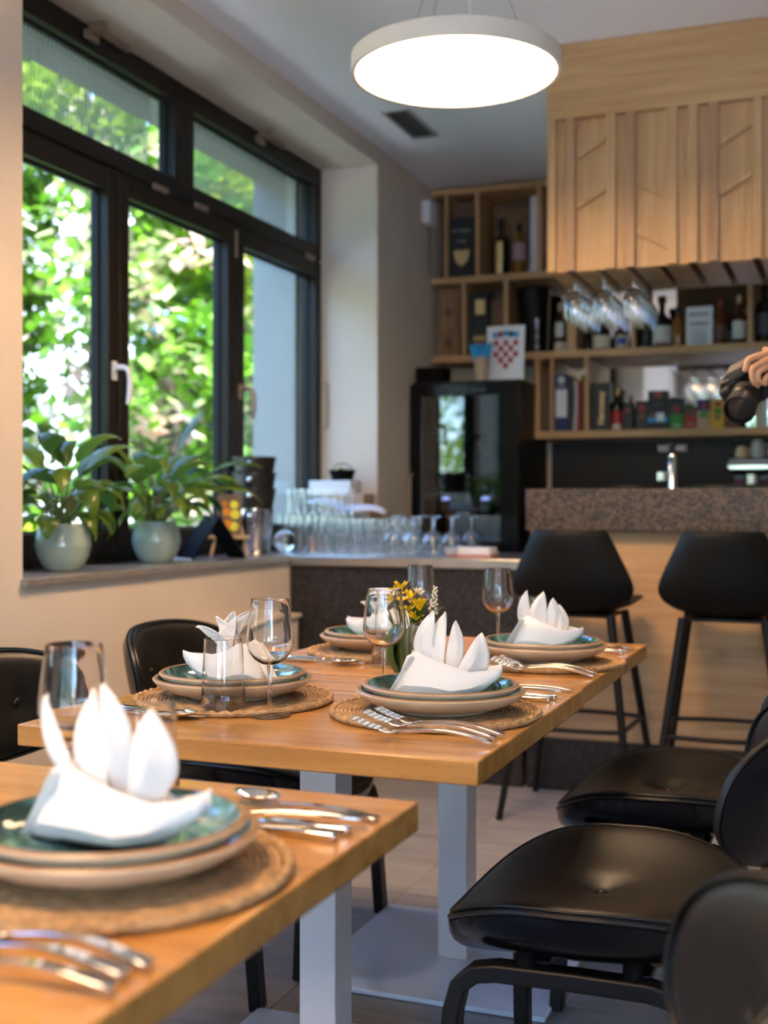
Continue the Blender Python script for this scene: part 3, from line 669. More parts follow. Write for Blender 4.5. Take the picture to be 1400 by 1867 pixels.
# ================================================================== FLOWER VASE
v = thing('flower_vase', 'glass vase lined with a striped green leaf and yellow flowers', 'vase', (-.88, 2.425, T+.0003))
MB().shell_lathe([(.030, .001), (.0335, .004), (.034, .01), (.036, .06), (.0385, .122), (.0378, .1225), (.0355, .06), (.0330, .012), (0, .010)], 32).build('vase_wall', 'glass', v)
MB().lathe([(.030, .0), (.032, .003), (.0325, .0105), (0, .0100)], 32).build('vase_base', 'glass_solid', v)
def vleaf(u, y):
    a = -PI*.98+u*PI*1.25; r = .0325*(.82+.30*math.sin(PI*min(1, y*.9+.1)))-.004
    return (r*math.cos(a), r*math.sin(a), .011+.104*y*(1-.25*abs(u-.5)*2*y))
MB().grid(vleaf, 24, 10).build('rolled_leaf', 'striped_leaf', v, solid=.0012, angle=80)
MB().grid(lambda u, y: (-.006+(.026+.008*math.sin(PI*y))*math.cos(2.0+u*2.6)-.013*math.sin(PI*y), (.024)*math.sin(2.0+u*2.6)-.012*math.sin(PI*y)-.006, .014+.100*y), 14, 10).build('rolled_leaf', 'striped_leaf', v, solid=.0012, angle=80)
fr = random.Random(5)
def flower(p, rr, mat, npet, cup=.4, par=v):
    m = MB()
    for k in range(npet):
        a = 2*PI*k/npet+fr.random(); d = Vector((math.cos(a), math.sin(a), cup)).normalized(); sd = Vector((-math.sin(a), math.cos(a), 0)); up = d.cross(sd)
        def fn(u, t): q = (u-.5)*2; return Vector(p)+d*(rr*t)+sd*(q*rr*.30*math.sin(PI*min(1, .12+.86*t)))+up*(.25*rr*t*t-.1*rr*q*q)
        m.grid(fn, 3, 4)
    m.ball(p, rr*.22, 8); m.build('blossom', mat, par, angle=80)
def stem(p, par=v, mat='sprig'):
    q = Vector(p); base = Vector((fr.uniform(-.012, .012), fr.uniform(-.012, .012), .03)); mid = (base+q)/2+Vector((0, 0, .02))
    MB().tube([base, base.lerp(mid, .5), mid, mid.lerp(q, .55), q], .0012, 5).build('stalk', mat, par)
for p in ((-.026, -.004, .186), (-.034, .01, .178), (-.014, -.010, .170), (.006, -.014, .176), (.012, .0, .160), (.002, -.018, .150), (.026, -.012, .150), (.010, -.020, .136), (-.040, -.006, .165), (.020, -.016, .130), (-.018, -.012, .196), (.016, -.008, .166), (.030, -.010, .162)):
    flower(p, fr.uniform(.014, .020), 'petal_yellow', 6, fr.uniform(.1, .9)); stem(p)
for p in ((.022, .0, .182), (.012, .012, .186), (-.022, .010, .168)): flower(p, .013, 'petal_white', 6, .5); stem(p)
m = MB()
for i in range(26):
    t = i/25; a = i*2.4; r = .0085*(1-.65*t); m.ball((.050+.006*t+r*math.cos(a), r*math.sin(a), .142+.056*t), .0042*(1-.4*t), 6)
m.build('flower_spike', 'petal_white', v); stem((.050, 0, .142))
for i in range(46):
    a = fr.uniform(0, 2*PI); e = fr.uniform(.25, 1.1); L = fr.uniform(.035, .075); b0 = Vector((fr.uniform(-.01, .045), fr.uniform(-.02, .02), fr.uniform(.112, .135)))
    if i % 2 == 0: a = fr.uniform(-.7, .7)
    d = Vector((math.cos(a)*math.cos(e), math.sin(a)*math.cos(e), math.sin(e))); sd = d.cross(Vector((.3, .2, 1))).normalized()
    if i % 5 == 0: b0 = Vector((-.03, -.01, .105)); d = Vector((-.35+fr.uniform(-.2, .2), 0, 1)).normalized()
    m = MB(); m.grid(lambda u, t: b0+d*(L*t)+sd*((u-.5)*.0052*math.sin(PI*(.1+.88*t)))+Vector((0, 0, -.012*t*t)), 2, 4)
    m.build('leaflet', 'sprig', v, angle=80)

# ================================================================== DINING CHAIRS
def supr(a, b, n, th):
    c, s_ = math.cos(th), math.sin(th)
    return a*math.copysign(abs(c)**(2/n), c), b*math.copysign(abs(s_)**(2/n), s_)
def seat_h(x, y): return .437+.048*(abs(x)/.265)**2.6-.034*max(0, (y-.05)/.185)**2*(1-.6*(abs(x)/.27)**2)+.010*max(0, -y/.235)
def polar(fn, nr, nt):
    vs = [fn(0, 0)]; fs = []
    for i in range(1, nr+1):
        for j in range(nt): vs.append(fn(i/nr, 2*PI*j/nt))
    for j in range(nt): fs.append((0, 1+j, 1+(j+1) % nt))
    for i in range(nr-1):
        for j in range(nt):
            a = 1+i*nt; fs.append((a+j, a+nt+j, a+nt+(j+1) % nt, a+(j+1) % nt))
    return vs, fs
chair = thing('dining_chair', '-', 'chair', group='black leather dining chairs')
SA, SB, SN = .268, .250, 2.45
def s_top(r, th):
    x, y = supr(SA*r, SB*r, SN, th); d = math.hypot(x, y)
    return (x, y, seat_h(x, y)+.030*(max(0, 1-r**7))**.5-.017*math.exp(-(d/.040)**2)-.006*math.exp(-(d/.10)**2))
def s_bot(r, th):
    x, y = supr(SA*r, SB*r, SN, th); return (x, y, seat_h(x, y)-.004)
def s_shell(r, th):
    x, y = supr((SA+.003)*r, (SB+.003)*r, SN, th); q = .3+.7*max(0, (y+SB)/(2*SB)); return (x, y, seat_h(x, y)-.006-.058*(max(0, 1-r**9))**.42)
vs, fs = polar(lambda r, th: s_top(math.sin(r*PI/2), th), 16, 48); v2, f2 = polar(s_bot, 4, 48)
sm = MB().add(vs, fs).add(v2, f2); sm.build('seat_cushion', 'leather', chair, angle=60)
vs, fs = polar(lambda r, th: s_shell(math.sin(r*PI/2), th), 12, 48); v2, f2 = polar(lambda r, th: (*supr((SA+.003)*r, (SB+.003)*r, SN, th), seat_h(*supr((SA+.003)*r, (SB+.003)*r, SN, th))-.005), 3, 48)
MB().add(vs, fs).add(v2, f2).build('seat_shell', 'black_gloss', chair, angle=60)
for dz, rr, k in ((.0, .0042, .001), (.010, .003, -.0015)):
    pts = []
    for j in range(72): x, y = supr(SA+k, SB+k, SN, 2*PI*j/72); pts.append((x, y, seat_h(x, y)+dz))
    MB().tube(pts, rr, 6, closed=True).build('piping', 'leather', chair)
MB().ball((0, 0, .437+.030-.0215), .012, 14, 0, 1, 1, .55).build('button', 'leather', chair)
BU, BV, BN, RC, ZB = .305, .118, 2.5, .42, .678
def back_pt(u, vv, off):
    a = u/RC; z = ZB+vv; tilt = -.22*(z-ZB)
    return ((RC-off)*math.sin(a), -.337+RC-(RC-off)*math.cos(a)+tilt, z+.0)
def b_front(r, th):
    u, vv = supr(BU*r, BV*r, BN, th); d1 = math.hypot(u-.10, vv); d2 = math.hypot(u+.10, vv)
    return back_pt(u, vv, .004+.027*(max(0, 1-r**5))**.5-.012*(math.exp(-(d1/.035)**2)+math.exp(-(d2/.035)**2)))
vs, fs = polar(b_front, 14, 48); v2, f2 = polar(lambda r, th: back_pt(*supr(BU*r, BV*r, BN, th), .003), 4, 48)
MB().add(vs, fs).add(v2, f2).build('backrest', 'leather', chair, angle=60)
vs, fs = polar(lambda r, th: back_pt(*supr((BU+.003)*r, (BV+.003)*r, BN, th), -.004-.016*(max(0, 1-r**6))**.5), 8, 48); v2, f2 = polar(lambda r, th: back_pt(*supr((BU+.003)*r, (BV+.003)*r, BN, th), .002), 4, 48)
MB().add(vs, fs).add(v2, f2).build('back_shell', 'black_gloss', chair, angle=60)
for k, off, rr in ((.001, .004, .0042), (-.002, .013, .003)):
    MB().tube([back_pt(*supr(BU+k, BV+k, BN, 2*PI*j/72), off) for j in range(72)], rr, 6, closed=True).build('piping', 'leather', chair)
for sx in (-1, 1):
    p = back_pt(sx*.10, 0, .022); MB().ball(p, .011, 12, 0, 1, .55, 1).build('button', 'leather', chair)
MB().sweep([(0, -.02, .372), (0, -.20, .374), (0, -.28, .385), (0, -.328, .42), (0, -.345, .48), (0, -.359, .60), (0, -.374, .70)], (1, 0, 0), .045, .007).build('back_spine', 'black_satin', chair, bevel=.002)
for sx in (-1, 1):
    pts = [(sx*.258, .205, .002), (sx*.232, .200, .20), (sx*.222, .196, .30), (sx*.218, .186, .342), (sx*.215, .160, .364), (sx*.212, .125, .370), (sx*.21, 0, .372), (sx*.21, -.115, .372), (sx*.212, -.150, .366), (sx*.216, -.180, .342), (sx*.222, -.194, .30), (sx*.234, -.210, .20), (sx*.260, -.240, .002)]
    MB().sweep(pts, (sx, 0, .0), .020, .0145).build('side_frame', 'black_satin', chair, bevel=.004, angle=50)
    for yy in (.08, -.09): MB().lathe([(.016, 0), (.016, .036), (0, .036)], 14, 0, (sx*.205, yy, .384)).build('spacer', 'black_matte', chair)
MB().box(-.2, .2, .045, .085, .376, .390).box(-.2, .2, -.115, -.075, .376, .390).build('cross_bar', 'black_satin', chair, bevel=.002)
for i, (x, y, rz, lb) in enumerate(((-.405, 2.085, PI/2, 'black leather chair with buttoned seat, lower right, nearest fully seen seat'), (-.402, 2.885, PI/2, 'black leather chair tucked at the far right of the long table'),
        (-.377, .955, PI/2+.06, 'blurred leather chair back in the bottom right corner'), (-1.41, 2.83, -PI/2, 'black leather chair behind the left napkin, back toward the wall'), (-1.415, 2.12, -PI/2+.05, 'black leather chair at the left photo edge behind the foreground glass'))):
    put(chair, i == 0, (x, y, .0), rz, lb)

# ================================================================== BAR STOOLS
stool = thing('bar_stool', '-', 'bar stool', group='black bar stools at the bar')
prof = [(-.222, 1.030, .128), (-.222, 1.015, .140), (-.216, .97, .160), (-.206, .90, .195), (-.196, .85, .216), (-.184, .82, .222), (-.165, .790, .214), (-.135, .762, .200), (-.09, .746, .196), (0, .738, .204), (.09, .742, .206), (.16, .750, .200), (.205, .750, .180), (.225, .738, .150)]
def sh(side):
    vs = []; nu = 16; n = len(prof)
    for k, (y, z, hw) in enumerate(prof):
        a = prof[max(0, k-1)]; b = prof[min(n-1, k+1)]; t = Vector((0, b[0]-a[0], b[1]-a[1])).normalized(); nr = Vector((0, -t.z, t.y))
        vert = abs(t.z)
        for i in range(nu+1):
            q = -1+2*i/nu; edge = (max(0, 1-abs(q)**4))**.5*(0.25 if k in (0, n-1) else 1)
            th = .017*edge*side
            p = Vector((q*hw, y, z))+nr*th; p.y += .060*vert*q*q; p.z += .035*(1-vert)*q*q
            vs.append(p)
    fs = [(k*(nu+1)+i, k*(nu+1)+i+1, (k+1)*(nu+1)+i+1, (k+1)*(nu+1)+i) for k in range(n-1) for i in range(nu)]
    return vs, fs
a, f_ = sh(1); b_, f2 = sh(-1); m = MB().add(a, f_).add(b_, [tuple(reversed(q)) for q in f2])
nu = 16; n = len(prof); o_ = n*(nu+1)
for k in range(n-1): m.f += [(k*(nu+1), (k+1)*(nu+1), o_+(k+1)*(nu+1), o_+k*(nu+1)), (k*(nu+1)+nu, o_+k*(nu+1)+nu, o_+(k+1)*(nu+1)+nu, (k+1)*(nu+1)+nu)]; m.m += [0, 0]
for k in (0, n-1):
    for i in range(nu): m.f.append((k*(nu+1)+i, o_+k*(nu+1)+i, o_+k*(nu+1)+i+1, k*(nu+1)+i+1)); m.m.append(0)
m.build('seat_shell', 'stool_fabric', stool, angle=60, sub=1)
for sx in (-1, 1):
    for sy in (-1, 1):
        MB().tube([(sx*.135, sy*.115, .728), (sx*.235, sy*.235, .001)], [.0165, .0115], 12).build('leg', 'black_satin', stool)
def lp(sx, sy, z): t = (.728-z)/.727; return Vector((sx*(.135+.10*t), sy*(.115+.12*t), z))
fr_ = MB()
for A, B, bow in (((-1, -1), (1, -1), (0, -.03)), ((1, 1), (-1, 1), (0, .03)), ((-1, 1), (-1, -1), (-.0, 0)), ((1, -1), (1, 1), (.0, 0))):
    p, q = lp(*A, .33), lp(*B, .33)
    fr_.tube([p.lerp(q, t/8)+Vector((bow[0], bow[1], 0))*math.sin(PI*t/8) for t in range(9)], .0085, 8)
fr_.build('footrest', 'black_satin', stool)
MB().box(-.13, .13, -.11, .11, .716, .728).build('seat_plate', 'black_satin', stool, bevel=.002)
MB().box(.212, .222, -.155, -.15, .885, .915).build('fabric_tab', 'carton', stool, smooth=False)
put(stool, True, (-.925, 4.365, 0), -.03, 'black bar stool behind the napkin nearest the bar'); put(stool, False, (-.415, 4.365, 0), .04, 'black bar stool at the right photo edge')

# ================================================================== LAMPS
def pendant(name, label, x, y, z, R=.302):
    p = thing(name, label, 'pendant lamp', (x, y, z), 0, 'round disc pendant lamps')
    MB().shell_lathe([(R-.010, .006), (R-.010, .001), (R, .0), (R+.001, .006), (R+.001, .048), (R-.004, .052), (0, .052)], 96).build('housing', 'lamp_rim', p, solid=.002)
    MB().lathe([(0, .0065), (R-.0105, .0065), (R-.0105, .010), (0, .010)], 96).build('diffuser', 'lamp_glow', p, smooth=False)
    MB().lathe([(0, ZC-z-.028), (.055, ZC-z-.028), (.058, ZC-z-.024), (.058, ZC-z-.0005), (0, ZC-z-.0005)], 32).build('ceiling_rose', 'lamp_rim', p)
    for a in (2.3, 4.55, 5.9): MB().tube([(R*.8*math.cos(a), R*.8*math.sin(a), .052), (.04*math.cos(a), .04*math.sin(a), ZC-z-.026)], .0011, 6).build('suspension_wire', 'beige_metal', p)
    MB().tube([(.03, .06, .05), (.025, .05, .3), (.012, .02, ZC-z-.027)], .0024, 6).build('power_cord', 'white_metal', p)
    return p
pendant('pendant_lamp', 'glowing round disc pendant lamp hanging over the long table', -1.082, 3.358, 2.366)
pendant('pendant_lamp', 'round disc pendant lamp over the foreground table, above the photo frame', -.95, .55, 2.366)
sc_ = thing('wall_sconce', 'up and down wall light on the pier left of the window, outside the frame', 'wall lamp', (XL, 2.50, 2.10))
MB().box(.002, .10, -.05, .05, 0, .14).build('housing', 'black_satin', sc_, bevel=.003)
for z in (-.0015, .1405): MB().box(.02, .085, -.035, .035, z, z+.001).build('lens', 'lamp_glow', sc_, smooth=False)
def lamp_light(kind, name, loc, par, **k):
    l = bpy.data.lights.new(name, kind); o = bpy.data.objects.new(name, l); sc.collection.objects.link(o)
    for a, b in k.items(): setattr(l, a, b)
    o.parent = par; o.location = loc; return o
for z, up in ((.16, 1), (-.02, 0)):
    o = lamp_light('SPOT', 'sconce_light', (.055, 0, z), sc_, energy=7, color=LAMP_COL, spot_size=1.9, spot_blend=.5, shadow_soft_size=.03)
    o.rotation_euler = (PI if up else 0, 0, 0)
def downlight(x, y, e, label, z=ZC):
    d = thing('downlight', label, 'ceiling lamp', (x, y, z), 0, 'recessed ceiling spots')
    MB().lathe([(.030, -.001), (.042, -.003), (.046, -.0005)], 24).build('ring', 'white_metal', d)
    o = lamp_light('SPOT', 'downlight_beam', (0, 0, -.012), d, energy=e, color=(1, .66, .36), spot_size=1.5, spot_blend=.7, shadow_soft_size=.035)
for x, y, e in ((-.75, 3.75, 14), (.15, 3.75, 14), (1.05, 3.75, 10)): downlight(x, y, e, f'recessed ceiling spot lighting the bar front, outside the frame, {("left", "middle", "right")[int((x+.75)/.9+.5)]} of three')
# ceiling vent
cv = thing('ceiling_vent', 'grey slatted air vent in the white ceiling', 'vent', (-1.943, 5.34, ZC))
MB().box(-.066, .066, -.215, -.200, -.008, 0).box(-.066, .066, .200, .215, -.008, 0).box(-.066, -.052, -.2, .2, -.008, 0).box(.052, .066, -.2, .2, -.008, 0).build('frame', 'vent', cv, bevel=.001)
MB().box(-.052, .052, -.2, .2, -.001, -.0003).build('backing', 'print_grey', cv, smooth=False)
for i in range(7):
    x = -.045+i*.015; MB().box(-.0055, .0055, -.2, .2, -.0008, .0008, 0, Matrix.Translation((x, 0, -.005)) @ Matrix.Rotation(.7, 4, 'Y')).build('slat', 'vent', cv, smooth=False)
# white wall device high in the corner
wd_ = thing('wall_device', 'small white box with a cable on the wall beside the shelves', 'sensor', (-2.226, 6.36, 2.665))
MB().box(0, .05, -.06, .06, 0, .125).build('casing', 'white_metal', wd_, bevel=.006)
MB().tube([(.015, .03, 0), (.014, .032, -.08), (.006, .05, -.16), (.005, .06, -.26)], .003, 6).build('cable', 'ink', wd_)

# ================================================================== BOTTLES AND BOXES ON THE SHELVES
def bottle(label, x, y, z, h, r, body, cap, lab=None, shape='wine', lh=(.18, .5), cat='bottle', group='bottles behind the bar', extra=None):
    o = thing('bottle', label, cat, (x, y, z+.0005), 0, group)
    if shape == 'wine': P = [(0, .004), (r*.8, 0), (r, .006), (r, .55*h), (r*.93, .62*h), (r*.55, .70*h), (r*.36, .76*h), (r*.33, .90*h), (r*.38, .91*h), (r*.38, .94*h), (0, .94*h)]
    elif shape == 'squat': P = [(0, .004), (r*.9, 0), (r, .006), (r*1.0, .50*h), (r*.85, .62*h), (r*.45, .70*h), (r*.32, .76*h), (r*.30, .90*h), (0, .90*h)]
    elif shape == 'apoth': P = [(0, .004), (r*.94, 0), (r, .006), (r, .50*h), (r*.95, .56*h), (r*.5, .63*h), (r*.36, .67*h), (r*.36, .86*h), (r*.44, .87*h), (r*.44, .90*h), (0, .90*h)]
    else: P = [(0, .004), (r*.92, 0), (r, .006), (r, .62*h), (r*.9, .68*h), (r*.4, .74*h), (r*.34, .78*h), (r*.34, .90*h), (0, .90*h)]
    MB().lathe(P, 20).build('body', body, o)
    MB().lathe([(r*.40, .84*h), (r*.40, h), (0, h)] if shape != 'apoth' else [(r*.5, .87*h), (r*.5, h), (0, h)], 16).build('cap', cap, o)
    if lab:
        l = MB(); n = 12
        for i in range(n):
            a0 = -PI*.97+PI*.94*i/n; a1 = -PI*.97+PI*.94*(i+1)/n; q = r+.0012
            l.add([(q*math.cos(a), q*math.sin(a), zz) for a, zz in ((a0, lh[0]*h), (a1, lh[0]*h), (a1, lh[1]*h), (a0, lh[1]*h))], [(0, 1, 2, 3)])
        l.build('label', lab, o, recalc=False)
    if extra:
        e = MB(); q = r+.0022; wd = extra[2] if len(extra) > 2 else .44
        for i in range(4):
            a0 = -PI*(.5+wd/2)+PI*wd*i/4; a1 = -PI*(.5+wd/2)+PI*wd*(i+1)/4; z0, z1 = extra[1]
            e.add([(q*math.cos(a), q*math.sin(a), zz) for a, zz in ((a0, z0*h), (a1, z0*h), (a1, z1*h), (a0, z1*h))], [(0, 1, 2, 3)])
        e.build('label_mark', extra[0], o, recalc=False)
    return o
def box(name, label, cat, x, y, z, w_, d, h, mat, group=None, rz=0., bev=.0015, part='carton_body'):
    o = thing(name, label, cat, (x, y, z+.0005), rz, group)
    MB().box(-w_/2, w_/2, -d/2, d/2, 0, h).build(part, mat, o, bevel=bev, smooth=False); return o
def patch(o, x0, x1, z0, z1, d, mat, name='printed_panel'):
    return MB().box(x0, x1, -d/2-.0012, -d/2, z0, z1).build(name, mat, o, smooth=False)
YS = 6.545
zA, zB, zC = 2.386, 1.948, 1.514
# upper bay
o = box('gift_box', 'tall black gift box with gold shield on the top left shelf', 'box', -2.052, YS, zA, .138, .13, .335, 'box_black')
MB().prism([(-.042, .150), (-.046, .155), (-.042, .118), (-.030, .085), (0, .062), (.030, .085), (.042, .118), (.046, .155), (.042, .150), (.02, .153), (0, .149), (-.02, .153)], -.0665, -.065).build('shield', 'gold', o, smooth=False)
text('Dom Pérignon', .019, (0, -.0655, .262), (PI/2, 0, 0), 'label_cream', o); text('Vintage', .017, (0, -.0655, .205), (PI/2, 0, 0), 'label_cream', o)
box('gift_box', 'dark reddish box lying on top of the black shield box', 'box', -2.045, YS+.02, zA+.336, .13, .11, .09, 'brown_print')
o = box('wine_crate', 'flat wooden wine case standing behind two bottles on the top shelf', 'crate', -1.815, 6.70, zA, .21, .06, .405, 'crate', part='case_body')
MB().box(-.105, .105, -.035, -.0305, .375, .405).box(-.105, .105, -.035, -.0305, 0, .03).box(-.105, -.08, -.035, -.0305, .03, .375).box(.08, .105, -.035, -.0305, .03, .375).build('lid_frame', 'crate', o, smooth=False)
bottle('dark bottle with narrow gold label on the top shelf', -1.842, YS, zA, .325, .045, 'bottle_dark', 'cap_black', None, 'wine', extra=('gold', (.04, .58), .26))
bottle('pink-labelled bottle with black cap on the top shelf', -1.738, YS, zA, .285, .037, 'amber', 'cap_black', 'label_pink', 'wine', (.28, .62))
box('gift_tube_box', 'slim black carton beside the pale carton on the top shelf', 'box', -1.690, 6.66, zA, .024, .09, .40, 'box_black')
box('pale_carton', 'tall pale grey carton on the top shelf left of the canopy', 'box', -1.655, 6.62, zA, .055, .09, .445, 'paper_white')
for x, lb in ((-1.668, 'small stemmed glass in front of the pale carton'), (-1.560, 'small stemmed glass left of the canopy edge on the top shelf')):
    g = thing('liqueur_glass', lb, 'glass', (x, 6.50, zA+.0005)); MB().lathe([(.022, 0), (.022, .002), (.004, .005), (.003, .05)], 16).build('stem', 'glass_solid', g); MB().shell_lathe([(.003, .05), (.018, .065), (.022, .09), (.019, .115)], 16).build('bowl', 'glass', g)
# middle shelf
o = box('wine_crate', 'upright pale wooden wine box in the left corner of the middle shelf', 'crate', -2.125, YS, zB, .140, .14, .385, 'crate', part='case_body')
MB().box(-.07, .07, -.073, -.0705, .115, .118).build('lid_groove', 'brown_print', o, smooth=False)
for z, rr in ((.245, .024), (.075, .024)):
    MB().lathe([(rr, 0), (rr, .0008), (rr*.78, .0008), (rr*.78, 0)], 20, 0, (0, 0, 0), Matrix.Translation((0, -.0705, z)) @ Matrix.Rotation(PI/2, 4, 'X')).prism([(-.011, z-.012), (.011, z-.012), (.011, z+.004), (0, z+.014), (-.011, z+.004)], -.0715, -.0705).build('stamp', 'brown_print', o, smooth=False)
o = box('gift_box', 'black gift box with a small gold window on the middle shelf', 'box', -1.955, YS, zB, .108, .11, .350, 'box_black')
patch(o, -.018, .036, .228, .310, .11, 'gold', 'window'); patch(o, -.03, .04, .082, .108, .11, 'cap_gold', 'band'); patch(o, -.03, .04, .012, .075, .11, 'cap_red', 'band')
box('carton', 'brown carton right of the gold-window box on the middle shelf', 'box', -1.856, 6.62, zB, .094, .12, .325, 'carton_dark')
jar = thing('ice_pail', 'large black pail on the middle shelf right of the brown carton', 'pail', (-1.668, 6.60, zB+.0005)); MB().lathe([(0, .004), (.075, 0), (.08, .01), (.092, .36), (.096, .365), (.092, .368), (.086, .36), (.074, .02), (0, .018)], 32).build('pail_body', 'black_satin', jar)
cs = thing('candlestick', 'thin shiny crystal candlestick before the black pail', 'candlestick', (-1.618, 6.48, zB+.0005))
MB().lathe([(.02, 0), (.021, .004), (.006, .01), (.005, .02)], 16).build('foot', 'chrome', cs)
for k in range(5): MB().ball((0, 0, .032+.026*k), .0125 if k % 2 == 0 else .0095, 12).build('bead', 'chrome', cs)
MB().lathe([(.006, .148), (.012, .155), (.011, .185), (.0, .186)], 16).build('cup', 'chrome', cs)
bottle('clear bottle with cream foot label left of the pale upright', -1.497, 6.52, zB, .265, .034, 'bottle_brown', 'carton', 'label_cream', 'wine', (.02, .2), extra=('label_white', (.3, .6)))
bottle('small dark bottle just right of the pale upright', -1.352, YS, zB, .150, .026, 'bottle_dark', 'cap_black', None, 'wine')
bottle('squat dark bottle with broad cream label under the hanging glasses', -1.275, YS, zB, .185, .047, 'bottle_dark', 'cap_gold', 'label_cream', 'squat', (.06, .44))
bottle('brown bottle with blue and gold label under the hanging glasses', -1.165, YS, zB, .215, .036, 'bottle_brown', 'carton', 'label_cream', 'squat', (.06, .36), extra=('print_blue', (.12, .3)))
o = thing('tin', 'black round tin on the middle shelf left of the apothecary bottle', 'tin', (-1.040, YS, zB+.0005), 0); MB().lathe([(0, 0), (.038, 0), (.0385, .118), (.040, .12), (.040, .146), (0, .147)], 24).build('can', 'box_black', o); MB().box(-.02, .02, -.0405, -.039, .06, .064).box(-.02, .02, -.0405, -.039, .045, .049).build('label_line', 'print_grey', o, smooth=False)
bottle('black apothecary bottle with pale diamond label on the middle shelf', -.955, YS, zB, .275, .047, 'bottle_dark', 'cap_black', 'label_white', 'apoth', (.07, .42), extra=('cap_red', (.085, .115)))
bottle('amber bottle left of the white notice on the middle shelf', -.872, YS, zB, .215, .034, 'amber', 'cap_black', None, 'round')
o = thing('notice', 'white notice card with two dark lines on the middle shelf', 'sign', (-.758, 6.505, zB+.0005))
cd_ = MB().box(-.067, .067, -.001, .001, 0, .208, 0, Matrix.Rotation(-.08, 4, 'X')).build('card', 'paper_white', o, smooth=False)
MB().box(-.04, .04, .002, .055, 0, .003).box(-.04, .04, .0, .003, 0, .09).build('stand', 'glass_solid', o, smooth=False)
fr = random.Random(2)
for z0 in (.168, .118):
    x = -.052
    while x < .05:
        w_ = fr.uniform(.005, .010); MB().box(x, min(x+w_, .054), -.0022, -.0012, z0-.0065, z0+.0065, 0, Matrix.Rotation(-.08, 4, 'X')).build('letter', 'ink', o, smooth=False); x += w_+fr.choice((.0018, .0018, .006))
bottle('reddish brown bottle right of the white notice', -.655, YS, zB, .240, .030, 'whisky_red', 'cap_red', 'brown_print', 'wine', (.12, .45))
bottle('small dark bottle second right of the white notice', -.606, 6.60, zB, .165, .022, 'bottle_dark', 'cap_black', 'print_grey', 'wine', (.15, .5))
bottle('bottle with pale oval label left of the far right upright', -.560, YS, zB, .258, .032, 'bottle_brown', 'carton', 'label_white', 'wine', (.12, .48))
bottle('big dark bottle right of the far right upright', -.432, YS, zB, .300, .045, 'bottle_green', 'cap_black', 'print_grey', 'round', (.15, .52))
bottle('dark bottle at the right photo edge on the middle shelf', -.330, YS, zB, .27, .037, 'bottle_dark', 'cap_gold', 'label_cream', 'wine', (.15, .45))
# lower shelf
o = box('binder', 'blue and white ring binder on the lower shelf', 'binder', -1.480, YS+.02, zC, .074, .20, .310, 'print_navy')
patch(o, -.030, .032, .075, .225, .20, 'paper_white'); MB().lathe([(0, 0), (.020, 0), (.020, .001), (0, .001)], 20, 0, (0, 0, 0), Matrix.Translation((0, -.1005, .277)) @ Matrix.Rotation(PI/2, 4, 'X')).build('emblem', 'label_white', o)
MB().prism([(-.022, .24), (.022, .24), (.022, .246), (-.022, .246)], -.1012, -.1).build('emblem_line', 'label_white', o, smooth=False)
for i, (x, t, h, mt, lb) in enumerate(((-1.432, .016, .29, 'print_grey', 'grey folder beside the blue binder'), (-1.413, .012, .27, 'label_white', 'white folder in the row right of the blue binder'), (-1.398, .010, .28, 'pink_paper', 'pink folder in the row right of the blue binder'), (-1.383, .014, .265, 'cap_red', 'dark red folder before the upright'), (-1.364, .016, .30, 'brown_print', 'brown folder against the upright'))):
    o = thing('folder', lb, 'folder', (x, 6.56, zC+.0005), 0, 'folders on the lower shelf')
    MB().grid(lambda u, v: (.010*math.sin(PI*v*.8)*(i in (1, 2)), -.09+.18*u, h*v), 2, 8).build('cover', mt, o, solid=t*.8)
o = box('gift_box', 'black spirits box with gold vertical lettering on the lower shelf', 'box', -1.272, YS, zC, .098, .10, .258, 'box_black')
text('Hennessy', .046, (.004, -.0505, .122), (PI/2, -PI/2, 0), 'gold', o)
bottle('dark bottle with red label right of the lettered black box', -1.190, YS, zC, .225, .034, 'bottle_dark', 'cap_gold', 'print_red', 'round', (.02, .48), extra=('label_cream', (.03, .16)))
def carton(label, x, w_, h, mat, rz=0.): return box('tea_carton', label, 'box', x, YS, zC, w_, .075, h, mat, 'cartons on the lower shelf', rz)
o = carton('small black carton with a dim red dot on the lower shelf', -1.130, .052, .150, 'box_black'); patch(o, -.012, .012, .095, .118, .075, 'cap_red', 'emblem')
o = carton('black carton with pinkish red emblem on the lower shelf', -1.055, .062, .156, 'box_black'); patch(o, -.015, .016, .102, .135, .075, 'print_red', 'emblem'); patch(o, -.018, .018, .052, .09, .075, 'brown_print'); patch(o, -.02, .02, .028, .034, .075, 'print_grey')
o = carton('wide black carton with cup picture on blue on the lower shelf', -.970, .106, .208, 'box_black')
patch(o, -.016, .022, .172, .205, .075, 'cap_red', 'emblem'); patch(o, -.052, .052, .040, .068, .075, 'print_sky'); patch(o, -.006, .032, .045, .088, .0775, 'paper_white', 'cup_picture'); patch(o, -.034, -.008, .06, .09, .0765, 'carton_dark', 'cup_picture'); patch(o, -.022, .025, .13, .138, .075, 'print_grey')
o = carton('green carton with black top on the lower shelf', -.872, .068, .163, 'print_green'); patch(o, -.034, .034, .08, .163, .075, 'box_black'); patch(o, -.014, .014, .09, .125, .076, 'cap_red', 'emblem'); patch(o, -.018, .018, .02, .026, .075, 'label_white')
o = carton('low red carton right of the green one', -.802, .064, .112, 'print_red'); patch(o, -.032, .032, .068, .112, .075, 'brown_print'); patch(o, -.02, .02, .022, .03, .075, 'label_pink')
o = carton('beige and blue carton left of the yellow one', -.735, .065, .155, 'carton'); patch(o, -.0325, .0325, .095, .155, .075, 'print_navy'); patch(o, -.008, .018, .105, .135, .0765, 'cap_red', 'emblem'); patch(o, -.016, .016, .06, .09, .0765, 'print_green')
